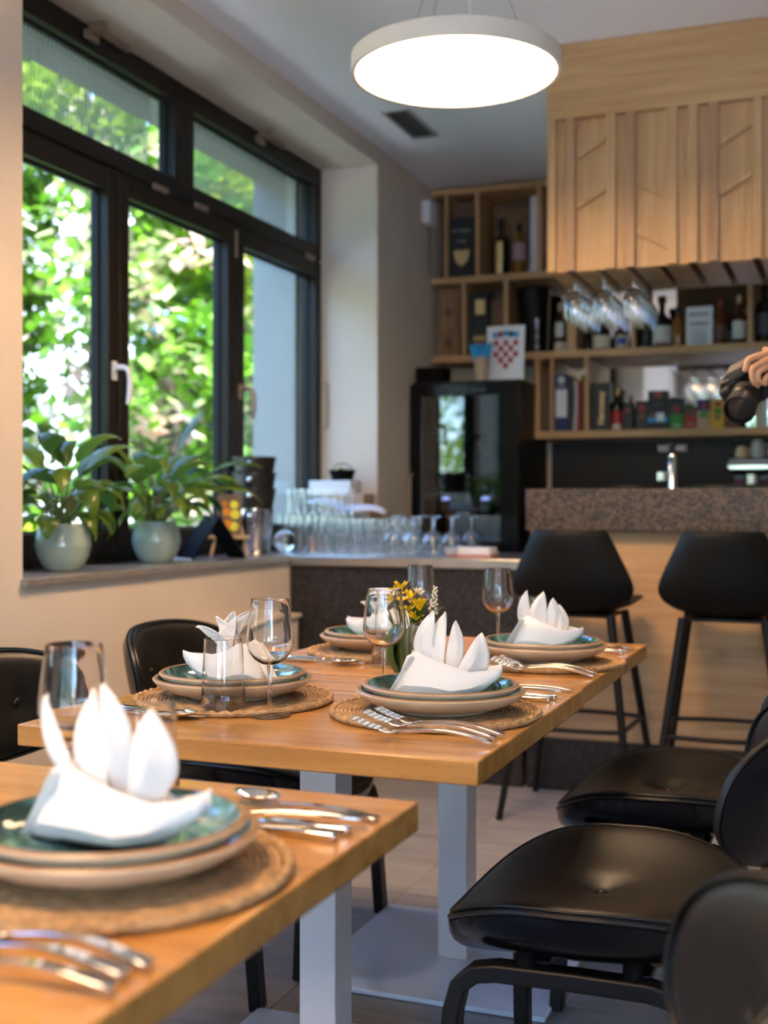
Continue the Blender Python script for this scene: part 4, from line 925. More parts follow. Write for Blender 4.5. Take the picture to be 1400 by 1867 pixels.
o = carton('yellow carton with red emblem on the lower shelf', -.664, .070, .154, 'print_yellow'); patch(o, -.014, .018, .115, .14, .075, 'cap_red', 'emblem'); patch(o, -.016, .02, .075, .105, .075, 'print_green'); patch(o, -.012, .014, .05, .066, .075, 'box_black')
o = carton('dark brown carton right of the yellow one', -.588, .068, .098, 'brown_print'); patch(o, -.02, .022, .04, .045, .075, 'label_pink')
for x, lb in ((-.515, 'small glass cruet below the held camera'), (-.48, 'second glass cruet at the right end of the lower shelf')):
    g = thing('cruet', lb, 'cruet', (x, 6.5, zC+.0005)); MB().shell_lathe([(0, .002), (.018, .0), (.02, .01), (.018, .06), (.008, .085), (.009, .10)], 16).build('bottle_wall', 'glass', g); MB().ball((0, 0, .105), .010, 10).build('stopper', 'chrome', g)
# things on the cooler
zt = 1.7725
o = thing('coat_of_arms_sheet', 'white card with red and white chequered shield on the wine cooler', 'card', (-1.735, 6.24, zt))
cm = Matrix.Rotation(-.10, 4, 'X')
MB().box(-.104, .104, -.002, .002, 0, .300, 0, cm).build('sheet', 'paper_white', o, smooth=False)
MB().box(-.03, .03, .004, .12, 0, .004).build('support', 'paper_white', o, smooth=False)
for r in range(5):
    for c2 in range(5):
        if (r+c2) % 2 == 0:
            x0 = -.064+c2*.0268; z0 = .192-r*.031; w0 = 0
            if r == 4 and c2 in (0, 4): continue
            MB().box(x0, x0+.0265, -.0034, -.0022, z0, z0+.0305, 0, cm).build('red_check', 'print_red', o, smooth=False)
for i, (x, mt) in enumerate(((-.058, 'print_sky'), (-.029, 'cap_red'), (0, 'print_sky'), (.029, 'print_navy'), (.058, 'print_sky'))):
    dz = .008*(1-abs(i-2)/2); MB().prism([(x-.0135, .248+dz), (x-.0135, .238+dz), (x, .230+dz), (x+.0135, .238+dz), (x+.0135, .248+dz), (x+.016, .268+dz), (x+.005, .262+dz), (x, .274+dz), (x-.005, .262+dz), (x-.016, .268+dz)], -.0034, -.0022).build('crown_shield', mt, o, smooth=False).matrix_local = cm
o = thing('straw_cup', 'beige cup of blue straws and napkins on the wine cooler', 'cup', (-1.838, 6.16, zt)); MB().lathe([(0, .002), (.030, 0), (.041, .115), (.043, .118), (.040, .117), (.029, .006), (0, .005)], 24).build('cup_wall', 'carton', o)
for k in range(9):
    a = k*2.4; MB().tube([(.016*math.cos(a), .016*math.sin(a), .01), (.046*math.cos(a)+.006, .046*math.sin(a), .205-.01*(k % 3))], .0034, 6).build('straw', 'print_sky', o)
for sx, a in ((-.028, .5), (.024, -.3)): MB().grid(lambda u, v: (sx+(u-.5)*.062*(.35+v), .012*math.sin(4*u+a)-.01, .085+.105*v), 6, 6).build('napkin_tip', 'print_sky', o, solid=.001)
box('black_case', 'flat black case on the left end of the wine cooler top', 'case', -2.128, 6.22, zt, .155, .14, .078, 'black_matte', part='case_body')

# hanging wine glasses in the rack
def hang_mesh(o):
    MB().shell_lathe([(0, -.085), (.0042, -.085), (.015, -.089), (.030, -.102), (.040, -.122), (.0425, -.136), (.0405, -.160), (.036, -.186), (.0335, -.200), (.0325, -.1995), (.035, -.185), (.0393, -.160), (.0412, -.137), (.039, -.124), (.029, -.104), (.014, -.091), (0, -.0895)], 24).build('bowl', 'glass_clear', o)
    MB().lathe([(.0355, .004), (.0355, .0055), (.006, .004), (.0036, -.01), (.0034, -.06), (.0046, -.085)], 20).build('stem', 'glass_solid', o)
hg = thing('hanging_wine_glass', '-', 'wine glass', group='wine glasses hanging upside down from the canopy rack'); hang_mesh(hg)
names = ('left', 'middle', 'right'); nth = ('front', 'second', 'third', 'fourth', 'rear')
for gi in range(3):
    for k in range(5):
        put(hg, gi == 0 and k == 0, (gaps[gi], 4.725+.088*k, 2.0425), 0, f'upside-down wine glass, {nth[k]} one in the {names[gi]} row under the canopy')

# beer tap, coffee machine, cups
bt_ = thing('beer_tap', 'slim chrome beer tap rising behind the granite bar', 'tap', (-.716, 5.22, .92))
MB().lathe([(0, 0), (.045, 0), (.045, .01), (.020, .02), (.018, .25), (.0215, .255), (.0215, .268), (.018, .274), (.018, .40), (.014, .412), (0, .413)], 24).build('column', 'chrome', bt_)
MB().tube([(0, -.015, .385), (0, -.05, .39), (0, -.066, .375), (0, -.07, .335)], .008, 10).build('spout', 'chrome', bt_)
MB().lathe([(.0, .41), (.013, .412), (.020, .43), (.020, .462), (.0, .466)], 20).build('knob', 'black_satin', bt_)
MB().box(-.06, .06, -.014, .014, .418, .452).build('badge', 'espresso', bt_, bevel=.004)
MB().lathe([(0, .30), (.02, .30), (.02, .335), (0, .337)], 16, 0, (-.045, 0, 0)).build('side_valve', 'chrome', bt_)
ub = thing('under_counter', 'dark working counter behind the bar slab carrying the tap', 'counter', (0, 5.25, 0)); MB().box(-1.1, 3.2, -.10, .14, .885, .9195).box(-1.1, 3.2, -.08, .12, .004, .885).build('carcass', 'black_satin', ub, smooth=False)
cf = thing('coffee_machine', 'dark espresso machine at the right photo edge behind the bar', 'coffee machine', (-.28, 6.42, .9185))
MB().box(-.31, .31, -.10, .22, .02, .10).box(-.30, .30, .06, .22, .10, .36).box(-.31, .31, -.14, .22, .36, .435).build('casing', 'espresso', cf, bevel=.01)
MB().box(-.31, .31, -.20, -.14, .365, .405).build('cup_rail', 'chrome', cf, bevel=.012)
MB().box(-.29, .29, .05, .058, .24, .33).build('stripe', 'magenta', cf, smooth=False)
MB().box(-.30, .30, -.2, -.10, .06, .095).build('drip_tray', 'chrome', cf, bevel=.004)
for x in (-.20, .0, .2):
    g = MB().lathe([(0, .255), (.032, .255), (.034, .29), (.034, .35), (0, .352)], 20, 0, (x, -.06, 0)).build('group_head', 'chrome', cf)
    MB().tube([(x, -.09, .275), (x, -.22, .262)], [.010, .013], 10).build('portafilter_handle', 'black_matte', g)
MB().lathe([(0, 0), (.03, 0), (.036, .07), (.0, .071)], 20, 0, (-.20, -.15, .097)).build('milk_jug', 'chrome', cf)
for x in (-.18, .18): MB().box(x-.03, x+.03, -.08, .18, 0, .021).build('foot', 'black_matte', cf, smooth=False)
for i, (x, r, h, mt, lb) in enumerate(((-.535, .032, .062, 'clay', 'tan cup turned over on the coffee machine'), (-.455, .036, .095, 'cup_grey', 'grey tall mug turned over on the coffee machine'), (-.375, .034, .08, 'cup_grey', 'grey cup at the photo edge on the coffee machine'))):
    o = thing('cup', lb, 'cup', (x, 6.42, .9185+.436), 0, 'cups on the coffee machine'); MB().lathe([(r, 0), (r*1.02, .004), (r*.95, h*.7), (r*.7, h*.95), (r*.5, h), (0, h*.985)], 24).build('cup_wall', mt, o)
    MB().tube([(r*.95, 0, h*.75), (r*1.45, 0, h*.7), (r*1.5, 0, h*.4), (r, 0, h*.3)], .005, 8).build('handle', mt, o)

# ================================================================== THINGS ON THE STONE LEDGE AND STEEL COUNTER
ZS = .9004
def leaf_mesh(nm, base, az, up, L, wd, droop, par, r, blade0=.42):
    """long petiole then a drooping pointed blade"""
    m = MB(); d = Vector((math.cos(az), math.sin(az), 0)); n = 18; P = []; x, z, ang = 0., 0., up
    for i in range(n+1):
        P.append(Vector(base)+d*x+Vector((0, 0, z))); st = L/n; x += math.cos(ang)*st; z += math.sin(ang)*st
        t = i/n; ang -= droop/n*(.35 if t < blade0 else 1.55)
    k0 = int(n*blade0); m.tube(P[:k0+2], [.0030-.0014*i/(k0+1) for i in range(k0+2)], 6, 1)
    sd = Vector((-math.sin(az), math.cos(az), 0)); tw = r.uniform(-.35, .35); vs = []; nb = n-k0
    for i in range(nb+1):
        p = P[k0+i]; t = i/nb; tan = (P[min(n, k0+i+1)]-P[max(0, k0+i-1)]).normalized(); s2 = (sd*math.cos(tw)+tan.cross(sd)*math.sin(tw)); nr = s2.cross(tan)
        prof = max(.03, math.sin(PI*min(1, .04+.96*t**.72)))**.85
        for q in (-1, -.55, 0, .55, 1): vs.append(p+s2*(q*wd*.5*prof)+nr*(.16*wd*prof*abs(q)+.004*math.sin(8*t+q*2)*abs(q)))
    m.add(vs, [(i*5+j, i*5+j+1, (i+1)*5+j+1, (i+1)*5+j) for i in range(nb) for j in range(4)], 0)
    return m.build(nm, ['leaf', 'stem'], par, angle=80, recalc=False)
def pot_plant(label, x, y, seed, leaves, sc_pot=1.):
    o = thing('potted_plant', label, 'plant', (x, y, ZS)); r = random.Random(seed)
    prof = [(0, .003), (.048, 0), (.053, .002), (.070, .022), (.084, .05), (.0905, .078)]
    for k in range(6): z = .082+.0105*k; rr = .0912-.0000224*(max(0, z-.085)*1000)**1.45*1.9; prof += [(rr, z), (rr-.0011, z+.0052)]
    prof += [(.0715, .147), (.069, .152), (.066, .153), (.063, .150), (.066, .13)]
    MB().lathe(prof+[(0, .13)], 48).build('pot', 'celadon', o, angle=25)
    MB().lathe([(.0655, .128), (.05, .134), (0, .137)], 24).build('soil', 'soil', o)
    for k in range(7): MB().tube([(r.uniform(-.03, .03), r.uniform(-.03, .03), .13), (r.uniform(-.035, .035), r.uniform(-.035, .035), .24)], [.006, .0035], 7).build('stalk', 'stem_old' if k % 2 else 'stem', o)
    for (az, up, L, wd, dr, b0) in leaves: leaf_mesh('leaf', (r.uniform(-.028, .028), r.uniform(-.028, .028), .135), az, up, L, wd, dr, o, r, b0)
    return o
r1 = random.Random(21)
def ring(n, r, lo, hi, Ls, drs, wds, az0=0):
    return [(az0+2*PI*i/n+r.uniform(-.25, .25), r.uniform(lo, hi), r.uniform(*Ls), r.uniform(*wds), r.uniform(*drs), r.uniform(.42, .55)) for i in range(n)]
lv1 = ring(9, r1, 1.25, 1.5, (.40, .50), (2.2, 3.1), (.070, .092))+ring(14, r1, .95, 1.3, (.31, .42), (2.7, 3.6), (.066, .088), .3)+ring(12, r1, .6, 1.0, (.22, .34), (2.4, 3.2), (.055, .075), .1)
lv2 = ring(9, r1, 1.2, 1.45, (.40, .50), (2.1, 2.9), (.066, .088))+ring(15, r1, .9, 1.25, (.34, .46), (2.5, 3.4), (.062, .084), .2)+ring(12, r1, .6, 1.0, (.24, .36), (2.4, 3.2), (.055, .075), .4)+[(.9, 1.42, .50, .085, 1.3, .62), (.75, 1.0, .50, .08, 1.9, .55), (.55, .8, .46, .075, 2.1, .5), (1.3, .95, .48, .078, 2.2, .5)]
pot_plant('pale green ribbed pot with drooping leafy plant beside the wall pier', -2.395, 3.290, 4, lv1)
pot_plant('pale green ribbed pot with leafy plant in the middle of the ledge', -2.395, 3.855, 9, lv2)
# folded black menu stand
o = thing('menu_stand', 'black folded card stand leaning on the stone ledge beside the second pot', 'stand', (-2.40, 4.175, ZS), -.62)
MB().box(-.075, .075, -.003, .003, 0, .205, 0, Matrix.Translation((0, -.06, .003)) @ Matrix.Rotation(-.62, 4, 'X')).build('front_board', 'black_matte', o, smooth=False)
MB().box(-.075, .075, -.003, .003, 0, .195, 0, Matrix.Translation((0, .165, .003)) @ Matrix.Rotation(.60, 4, 'X')).build('rear_board', 'black_matte', o, smooth=False)
MB().box(-.09, .06, -.145, -.055, 0, .006).build('base_card', 'paper_white', o, smooth=False)
# miniature easel with fruit picture
o = thing('easel', 'small wooden easel holding a bright fruit picture by the steel bucket', 'easel', (-2.405, 4.435, ZS), .45)
for sx in (-1, 1): MB().sweep([(sx*.075, -.03, .003), (sx*.018, .012, .245)], (0, 1, 0), .007, .006).build('leg', 'pine', o)
MB().sweep([(0, .095, .003), (0, .016, .235)], (1, 0, 0), .007, .006).build('leg', 'pine', o)
MB().box(-.085, .085, -.052, -.012, .074, .088).build('ledge', 'pine', o, bevel=.001)
bd = MB().box(-.05, .05, -.002, .002, 0, .17, 0, Matrix.Translation((0, -.022, .0885)) @ Matrix.Rotation(-.17, 4, 'X'))  .build('picture_board', 'carton_dark', o, smooth=False)
for k, (x, z, mt, rr) in enumerate(((-.008, .045, 'orange_oil', .020), (.018, .035, 'lemon', .019), (.022, .085, 'lemon', .020), (-.012, .095, 'orange_oil', .018), (.018, .125, 'lemon', .017), (-.02, .13, 'orange_oil', .012))):
    MB().lathe([(0, 0), (rr*.6, 0), (rr, .001), (0, .0022)], 16, 0, (0, 0, 0), Matrix.Translation((x, -.0245+z*.17, .0885+z)) @ Matrix.Rotation(PI/2-.17, 4, 'X')).build('painted_fruit', mt, bd)
# stack of ice buckets
def bucket(name, label, z, mat, r0, r1_, h, group=None):
    o = thing(name, label, 'ice bucket', (-2.43, 4.70, z), -1.25, group)
    MB().lathe([(0, .004), (r0-.004, 0), (r0, .006), (r1_, h-.006), (r1_+.004, h-.004), (r1_+.004, h), (r1_-.002, h), (r0-.004, .010), (0, .008)], 48).build('bucket_wall', mat, o)
    for sx in (-1, 1):
        hh = MB().ball((sx*(r1_+.014), 0, h-.030), .0135, 14); hh.tube([(sx*(r1_-.002), 0, h-.034), (sx*(r1_+.012), 0, h-.030)], .006, 8); hh.build('knob', 'chrome' , o)
    return o
bucket('ice_bucket', 'polished steel ice bucket at the bottom of the stack on the ledge', ZS, 'chrome', .068, .088, .195)
for k in range(3): bucket('ice_bucket', f'black ice bucket in the stack on the steel bucket, {("lowest", "middle", "topmost")[k]} of three', ZS+.196+.068*k-.03, 'bucket_black', .077, .096, .118, 'black ice buckets in the stack')
o = thing('glass_globe', 'clear round glass globe beside the steel ice bucket', 'globe', (-2.36, 4.86, ZS)); MB().lathe([(.018, 0), (.020, .002), (.016, .006), (0, .006)], 20).build('foot', 'glass_solid', o)
MB().ball((0, 0, .053), .048, 28).build('sphere', 'glass_solid', o)
box('wood_block', 'small reddish wooden block behind the glass globe', 'block', -2.275, 4.99, ZS, .03, .05, .065, 'oak_red', part='block_body')
# glasses on the steel counter
def straight(o, r, h, mat='glass_clear'):
    MB().lathe([(r*.86, .002), (r*.90, .006), (r, h), (r-.0018, h), (r*.84, .012), (r*.83, .0105)], 20, close=True).build('wall', mat, o)
    MB().lathe([(r*.78, 0), (r*.82, .002), (r*.82, .0100), (0, .0105)], 20).build('base', 'glass_solid', o)
def fields(name, grp, cat, pts, mk, lab, up=False):
    src = thing(name, '-', cat, group=grp); mk(src)
    for i, (x, y, z) in enumerate(pts): put(src, i == 0, (x, y, z), 0, lab(i))
ordn = ('first', 'second', 'third', 'fourth', 'fifth', 'sixth', 'seventh', 'eighth', 'ninth', 'tenth')
def rc(n): return lambda i: f'{ordn[i % n]} from left in the {ordn[i//n]} row'
L1 = rc(4); fields('highball_glass', 'tall glasses by the window end of the steel counter', 'glass', [(-2.47+.078*i, 5.10+.082*j, ZS) for j in range(3) for i in range(4)], lambda o: straight(o, .034, .165), lambda i: 'tall clear glass by the window, '+L1(i))
L2 = rc(4); fields('highball_glass', 'tall glasses stacked on a tray of glasses', 'glass', [(-2.45+.078*i, 5.15+.082*j, ZS+.168) for j in range(2) for i in range(4)], lambda o: straight(o, .032, .12), lambda i: 'clear glass on the tray, '+L2(i))
tr = MB().box(-2.50, -2.17, 5.06, 5.32, ZS+.1655, ZS+.1675).build('tray', 'glass', smooth=False); tag(tr, 'clear tray between the two tiers of tall glasses', 'tray')
L3 = rc(5); fields('soda_glass', 'blue-tinted glasses in the middle of the steel counter', 'glass', [(-2.155+.066*i, 5.02+.072*j, ZS) for j in range(4) for i in range(5)], lambda o: straight(o, .0295, .150), lambda i: 'bluish straight glass on the counter, '+L3(i))
L4 = rc(5); fields('low_tumbler', 'low tumblers at the front of the steel counter', 'glass', [(-2.18+.068*i, 4.76+.074*j, ZS) for j in range(3) for i in range(5)], lambda o: straight(o, .032, .085), lambda i: 'low clear tumbler on the counter, '+L4(i))
def upside(o):
    MB().shell_lathe([(0, .1045), (.0045, .104), (.020, .098), (.034, .082), (.0395, .062), (.0385, .045), (.0300, .0), (.0288, .0), (.0372, .045), (.0381, .062), (.0328, .081), (.019, .0965), (0, .1025)], 24).build('bowl', 'glass_clear', o)
    MB().lathe([(.0048, .103), (.0036, .12), (.0036, .152), (.008, .160), (.033, .1645), (.034, .1655), (.033, .1662), (0, .166)], 24).build('stem', 'glass_solid', o)
fields('upturned_wine_glass', 'wine glasses turned over on the steel counter', 'wine glass', [(-1.705, 4.735, ZS), (-1.625, 4.74, ZS), (-1.545, 4.745, ZS), (-1.835, 4.83, ZS), (-1.755, 4.84, ZS), (-1.672, 4.90, ZS), (-1.592, 4.91, ZS), (-1.512, 4.92, ZS), (-1.835, 4.95, ZS), (-1.757, 4.96, ZS)], upside, lambda i: f'wine glass turned over on the steel counter, {ordn[i % 5]} from the left in the {("front", "rear")[i//5]} cluster')
for k, (w_, d_, dx, mt, lb) in enumerate(((.20, .13, 0, 'pink_paper', 'pink folded napkin at the bottom of the pile on the counter'), (.19, .13, .003, 'paper_white', 'white folded napkin in the middle of the pile on the counter'), (.195, .125, -.004, 'paper_white', 'white folded napkin on top of the pile on the counter'))):
    o = MB(); 
    for q in range(2): o.box(-w_/2+.002*q, w_/2, -d_/2, d_/2, .0065*q, .0065*q+.006)
    o = o.build('folded_napkin', mt, bevel=.002); o.location = (-1.475+dx, 4.80, ZS+.0132*k); tag(o, lb, 'napkin', 'napkins piled on the counter')
# boxes in the corner of the recess
box('carton', 'brown carton at the bottom of the corner pile', 'box', -2.315, 5.52, ZS, .26, .16, .18, 'carton')
box('carton', 'second brown carton in the corner pile', 'box', -2.34, 5.52, ZS+.181, .24, .15, .085, 'carton')
box('white_carton', 'white carton on top of the corner pile', 'box', -2.40, 5.52, ZS+.267, .22, .15, .065, 'paper_white')
o = thing('wire_basket', 'small black basket of odds and ends on the white carton', 'basket', (-2.365, 5.52, ZS+.333)); MB().lathe([(0, .003), (.048, 0), (.052, .004), (.066, .05), (.069, .053), (.064, .052), (.049, .008), (0, .007)], 14).build('basket_wall', 'black_matte', o)
MB().tube([(.055, 0, .05), (.04, .0, .075), (.0, 0, .086), (-.04, 0, .075), (-.055, 0, .05)], .003, 8).build('handle', 'black_matte', o)
for k, mt in enumerate(('carton', 'chrome', 'lemon', 'black_gloss')): MB().ball((.022*math.cos(k*1.6), .022*math.sin(k*1.6), .045), .018, 10).build('odd_item', mt, o)
o = thing('paper_bag', 'white paper bag lying over the glasses near the cartons', 'bag', (-2.26, 5.36, ZS+.165)); MB().grid(lambda u, v: (-.20+.40*u, -.05+.10*v, .035*math.sin(PI*v)*(.4+.6*math.sin(PI*u))+.012*math.sin(9*u)+.06*(1-u)), 14, 8).build('sheet', 'paper_white', o, solid=.002, angle=80)

# ================================================================== PERSON WITH CAMERA
TWD = -FWD; BC = Vector((-.235, 3.290, 1.424))-RGT*.018+UPV*.004
def hp(a, b_, c_): return BC+RGT*a+UPV*b_+TWD*c_
dl = (-.43*RGT-.52*UPV+.74*TWD).normalized(); al = (.78*RGT+.58*UPV+.15*TWD); al = (al-dl*al.dot(dl)).normalized(); nl = dl.cross(al)
cmr = thing('camera', 'black camera held tilted down by a hand at the right photo edge', 'camera', BC)
MC = Matrix((al, dl, nl)).transposed().to_4x4()     # local x = body length, y = lens axis, z = top
def cpart(mb, name, mat, **k):
    mb.v = [tuple(MC @ Vector(v)) for v in mb.v]; return mb.build(name, mat, cmr, **k)
cpart(MB().box(-.070, .070, -.026, .022, -.048, .040), 'body', 'rubber', bevel=.007)
cpart(MB().box(-.066, .066, -.022, .018, .040, .047), 'top_plate', 'camera_grey', bevel=.004)
cpart(MB().box(-.026, .026, -.020, .034, .046, .068).box(-.018, .018, .030, .037, .044, .060), 'prism_hump', 'camera_grey', bevel=.006)
cpart(MB().box(-.070, -.034, .020, .042, -.046, .036), 'grip', 'rubber', bevel=.009)
ly = Matrix.Rotation(-PI/2, 4, 'X')
cpart(MB().lathe([(.033, .02), (.035, .03), (.035, .048), (.037, .05), (.037, .085), (.0355, .087), (.0355, .098), (.039, .102), (.0395, .140), (.036, .142), (.0345, .139), (.0345, .128), (0, .128)], 48, 0, (0, 0, 0), ly), 'lens_barrel', 'black_satin')
g = MB()
for k in range(40): a = 2*PI*k/40; g.box(-.0015, .0015, .054, .080, .0365, .0385, 0, Matrix.Rotation(a, 4, 'Y'))
cpart(g, 'zoom_ring', 'rubber', smooth=False)
cpart(MB().lathe([(0, .1285), (.0343, .1285), (.025, .1315), (0, .133)], 40, 0, (0, 0, 0), ly), 'front_glass', 'lens_glass')
cpart(MB().lathe([(.0385, .1225), (.0402, .1225), (.0402, .1255), (.0385, .1255)], 48, 0, (0, 0, 0), ly, close=True), 'filter_ring', 'espresso')
cpart(MB().lathe([(0, 0), (.011, 0), (.011, .009), (.009, .011), (0, .011)], 20, 0, (-.045, .0, .047)).lathe([(0, 0), (.006, 0), (.006, .006), (0, .007)], 16, 0, (-.055, .022, .044)), 'dial', 'chrome')
cpart(MB().lathe([(0, 0), (.012, 0), (.012, .008), (0, .009)], 20, 0, (.047, 0, .047)), 'dial', 'black_satin')
st = MB(); st.sweep([MC.inverted() @ (q-BC) for q in (hp(.06, .02, .0), hp(.09, -.06, -.05), hp(.13, -.12, -.08), hp(.19, -.05, -.1), hp(.24, .12, -.14))], (0, 0, 1), .012, .0012); cpart(st, 'strap', 'black_matte')

per = thing('person', 'person at the right photo edge, only the hand gripping a camera in view', 'person', (.28, 3.63, 0))
def skin_body(name, verts, edges, mat, parent, root=0, sub=2):
    me = bpy.data.meshes.new(name); me.from_pydata([Vector(v[0])-per.location for v in verts], edges, [])
    o = bpy.data.objects.new(name, me); sc.collection.objects.link(o); o.parent = parent; me.materials.append(M[mat])
    md = o.modifiers.new('skin', 'SKIN'); md.use_smooth_shade = True; md.branch_smoothing = .3
    sv = me.skin_vertices[0].data if me.skin_vertices else None
    if sv is None:
        bm = bmesh.new(); bm.from_mesh(me); bm.verts.layers.skin.verify(); bm.to_mesh(me); bm.free(); sv = me.skin_vertices[0].data
    for i, v in enumerate(verts):
        r = v[1] if isinstance(v[1], tuple) else (v[1], v[1]); sv[i].radius = r; sv[i].use_root = (i == root)
    s2 = o.modifiers.new('sub', 'SUBSURF'); s2.levels = sub; s2.render_levels = sub
    return o
V_ = []; E_ = []
def jn(p, r, parent=None):
    V_.append((p, r)); 
    if parent is not None: E_.append((parent, len(V_)-1))
    return len(V_)-1
X0, Yp = .28, 3.63
pel = jn((X0, Yp, .94), (.14, .10)); sp = jn((X0, Yp, 1.12), (.125, .095), pel); ch = jn((X0, Yp, 1.30), (.145, .105), sp); nb = jn((X0, Yp, 1.43), (.075, .07), ch)
nk = jn((X0, Yp-.01, 1.50), .055, nb); h1 = jn((X0, Yp-.03, 1.58), (.068, .080), nk); h2 = jn((X0, Yp-.03, 1.66), (.076, .094), h1); h3 = jn((X0, Yp-.02, 1.73), (.060, .075), h2)
for s_ in (-1, 1):
    hip = jn((X0+s_*.09, Yp, .86), .085, pel); kn = jn((X0+s_*.10, Yp-.01, .49), .056, hip); an = jn((X0+s_*.10, Yp+.02, .09), .040, kn); jn((X0+s_*.11, Yp-.11, .035), .032, an)
sr = jn((X0-.17, Yp, 1.40), .058, nb); er = jn((X0-.13, Yp-.19, 1.25), .042, sr); wr = jn(hp(.070, .078, .040), (.026, .021), er)
pm = jn(hp(.045, .066, .052), (.026, .017), wr)
for ch_, rr in (([(.022, .075, .062), (-.027, .060, .066), (-.033, .026, .060)], .0095), ([(.028, .062, .070), (-.021, .035, .077), (-.015, .001, .073), (.004, -.012, .062)], .0098), ([(.033, .046, .072), (-.006, .026, .083), (-.006, .003, .081), (.017, -.004, .071)], .0092), ([(.040, .032, .070), (.012, .008, .080), (.015, -.010, .075)], .0082), ([(.040, .084, .040), (.018, .088, .036)], .0098)):
    pv = pm
    for k, q in enumerate(ch_): pv = jn(hp(*q), rr*(1.05-.10*k), pv)
sL = jn((X0+.17, Yp, 1.40), .058, nb); eL = jn((X0+.24, Yp-.06, 1.13), .042, sL); wL = jn((X0+.20, Yp-.26, .98), (.026, .021), eL); pL = jn((X0+.18, Yp-.33, .95), (.03, .016), wL)
for k in range(4): q = jn((X0+.15+.02*k, Yp-.39, .935), .009, pL); jn((X0+.15+.02*k, Yp-.43, .915), .0082, q)
q = jn((X0+.135, Yp-.34, .955), .010, pL); jn((X0+.12, Yp-.375, .95), .009, q)
skin_body('body', V_, E_, 'skin', per)
V_ = []; E_ = []
pel = jn((X0, Yp, .96), (.150, .112)); sp = jn((X0, Yp, 1.12), (.140, .11), pel); ch = jn((X0, Yp, 1.30), (.158, .118), sp); nb = jn((X0, Yp, 1.43), (.085, .08), ch)
sr = jn((X0-.17, Yp, 1.40), .068, nb); er = jn((X0-.13, Yp-.19, 1.25), .052, sr); jn(hp(.13, .065, -.005), .040, er)
sL = jn((X0+.17, Yp, 1.40), .068, nb); eL = jn((X0+.24, Yp-.06, 1.13), .052, sL); jn((X0+.21, Yp-.22, 1.01), .040, eL)
skin_body('shirt', V_, E_, 'cloth_dark', per)
V_ = []; E_ = []
pel = jn((X0, Yp, .95), (.152, .114))
for s_ in (-1, 1): hip = jn((X0+s_*.09, Yp, .86), .096, pel); kn = jn((X0+s_*.10, Yp-.01, .49), .070, hip); jn((X0+s_*.10, Yp+.02, .07), .055, kn)
skin_body('trousers', V_, E_, 'black_matte', per)
hm = MB().lathe([(.088, -.05), (.093, 0), (.085, .05), (.055, .085), (0, .097)], 20, 0, (0, .008, 1.70)); hm.v = [(x, y*1.12+.01*(y > 0), z) for x, y, z in hm.v]; hm.build('hair', 'hair', per)
for s_ in (-1, 1):
    MB().ball((s_*.028, -.118, 1.655), .011, 10).build('eye', 'black_gloss', per)
    MB().box(s_*.10-.045, s_*.10+.045, -.20, .07, .001, .07).build('shoe', 'black_satin', per, bevel=.02)
MB().add([(-.012, -.115, 1.625), (.012, -.115, 1.625), (0, -.145, 1.625), (0, -.118, 1.665)], [(0, 1, 2), (0, 2, 3), (2, 1, 3), (0, 3, 1)]).build('nose', 'skin', per)
MB().ball((0, -.112, 1.598), .02, 10, 0, 1, .35, .35).build('mouth', 'pink_paper', per)

# ================================================================== OUTSIDE
struct('ground', MB().box(-45, -2.92, -30, 40, -.40, -.30), 'lawn', smooth=False)
struct('terrace', MB().box(-2.88, 14, -16, YF-.22, -.2, -.02), 'paving', smooth=False)  # added pale surface, bounces sunlight up onto the ceiling
struct('trim_5', MB().box(-2.5, XR+.3, -6.6, YF-.21, 2.64, 2.70), 'awning', smooth=False)  # added overhang, keeps sky light out of the front window
struct('path', MB().box(-9.8, -5.3, -30, 7.2, -.30, -.27), 'gravel', smooth=False)  # added pale strip, throws sunlight up through the side windows
def crown(seed, rx, ry, rz, nspray, per_, spray_r, leaf, mat, par, z0, flat=.35, zmin=-1.):
    r = random.Random(seed); V = []; F = []
    for _ in range(nspray):
        while True:
            x, y, z = r.uniform(-1, 1), r.uniform(-1, 1), r.uniform(zmin, 1)
            d = x*x+y*y+z*z
            if .25 < d < 1: break
        c = (x*rx, y*ry, z0+z*rz)
        for k in range(per_):
            p = (c[0]+r.gauss(0, spray_r), c[1]+r.gauss(0, spray_r), c[2]+r.gauss(0, spray_r*flat)); a = r.uniform(0, 2*PI); tl = r.uniform(-1.0, 1.0); s_ = leaf*r.uniform(.6, 1.2)
            ca, sa, ct, st_ = math.cos(a), math.sin(a), math.cos(tl), math.sin(tl); o = len(V)
            for (u, v_) in ((0, -.5), (.34, -.05), (0, .5), (-.34, -.05)):
                V.append((p[0]+s_*(u*ca-v_*ct*sa), p[1]+s_*(u*sa+v_*ct*ca), p[2]+s_*v_*st_))
            F.append((o, o+1, o+2, o+3))
    m = MB(); m.v = V; m.f = F; m.m = [0]*len(F)
    o = m.build('foliage', mat, par, smooth=False, recalc=False); o['kind'] = 'stuff'; return o
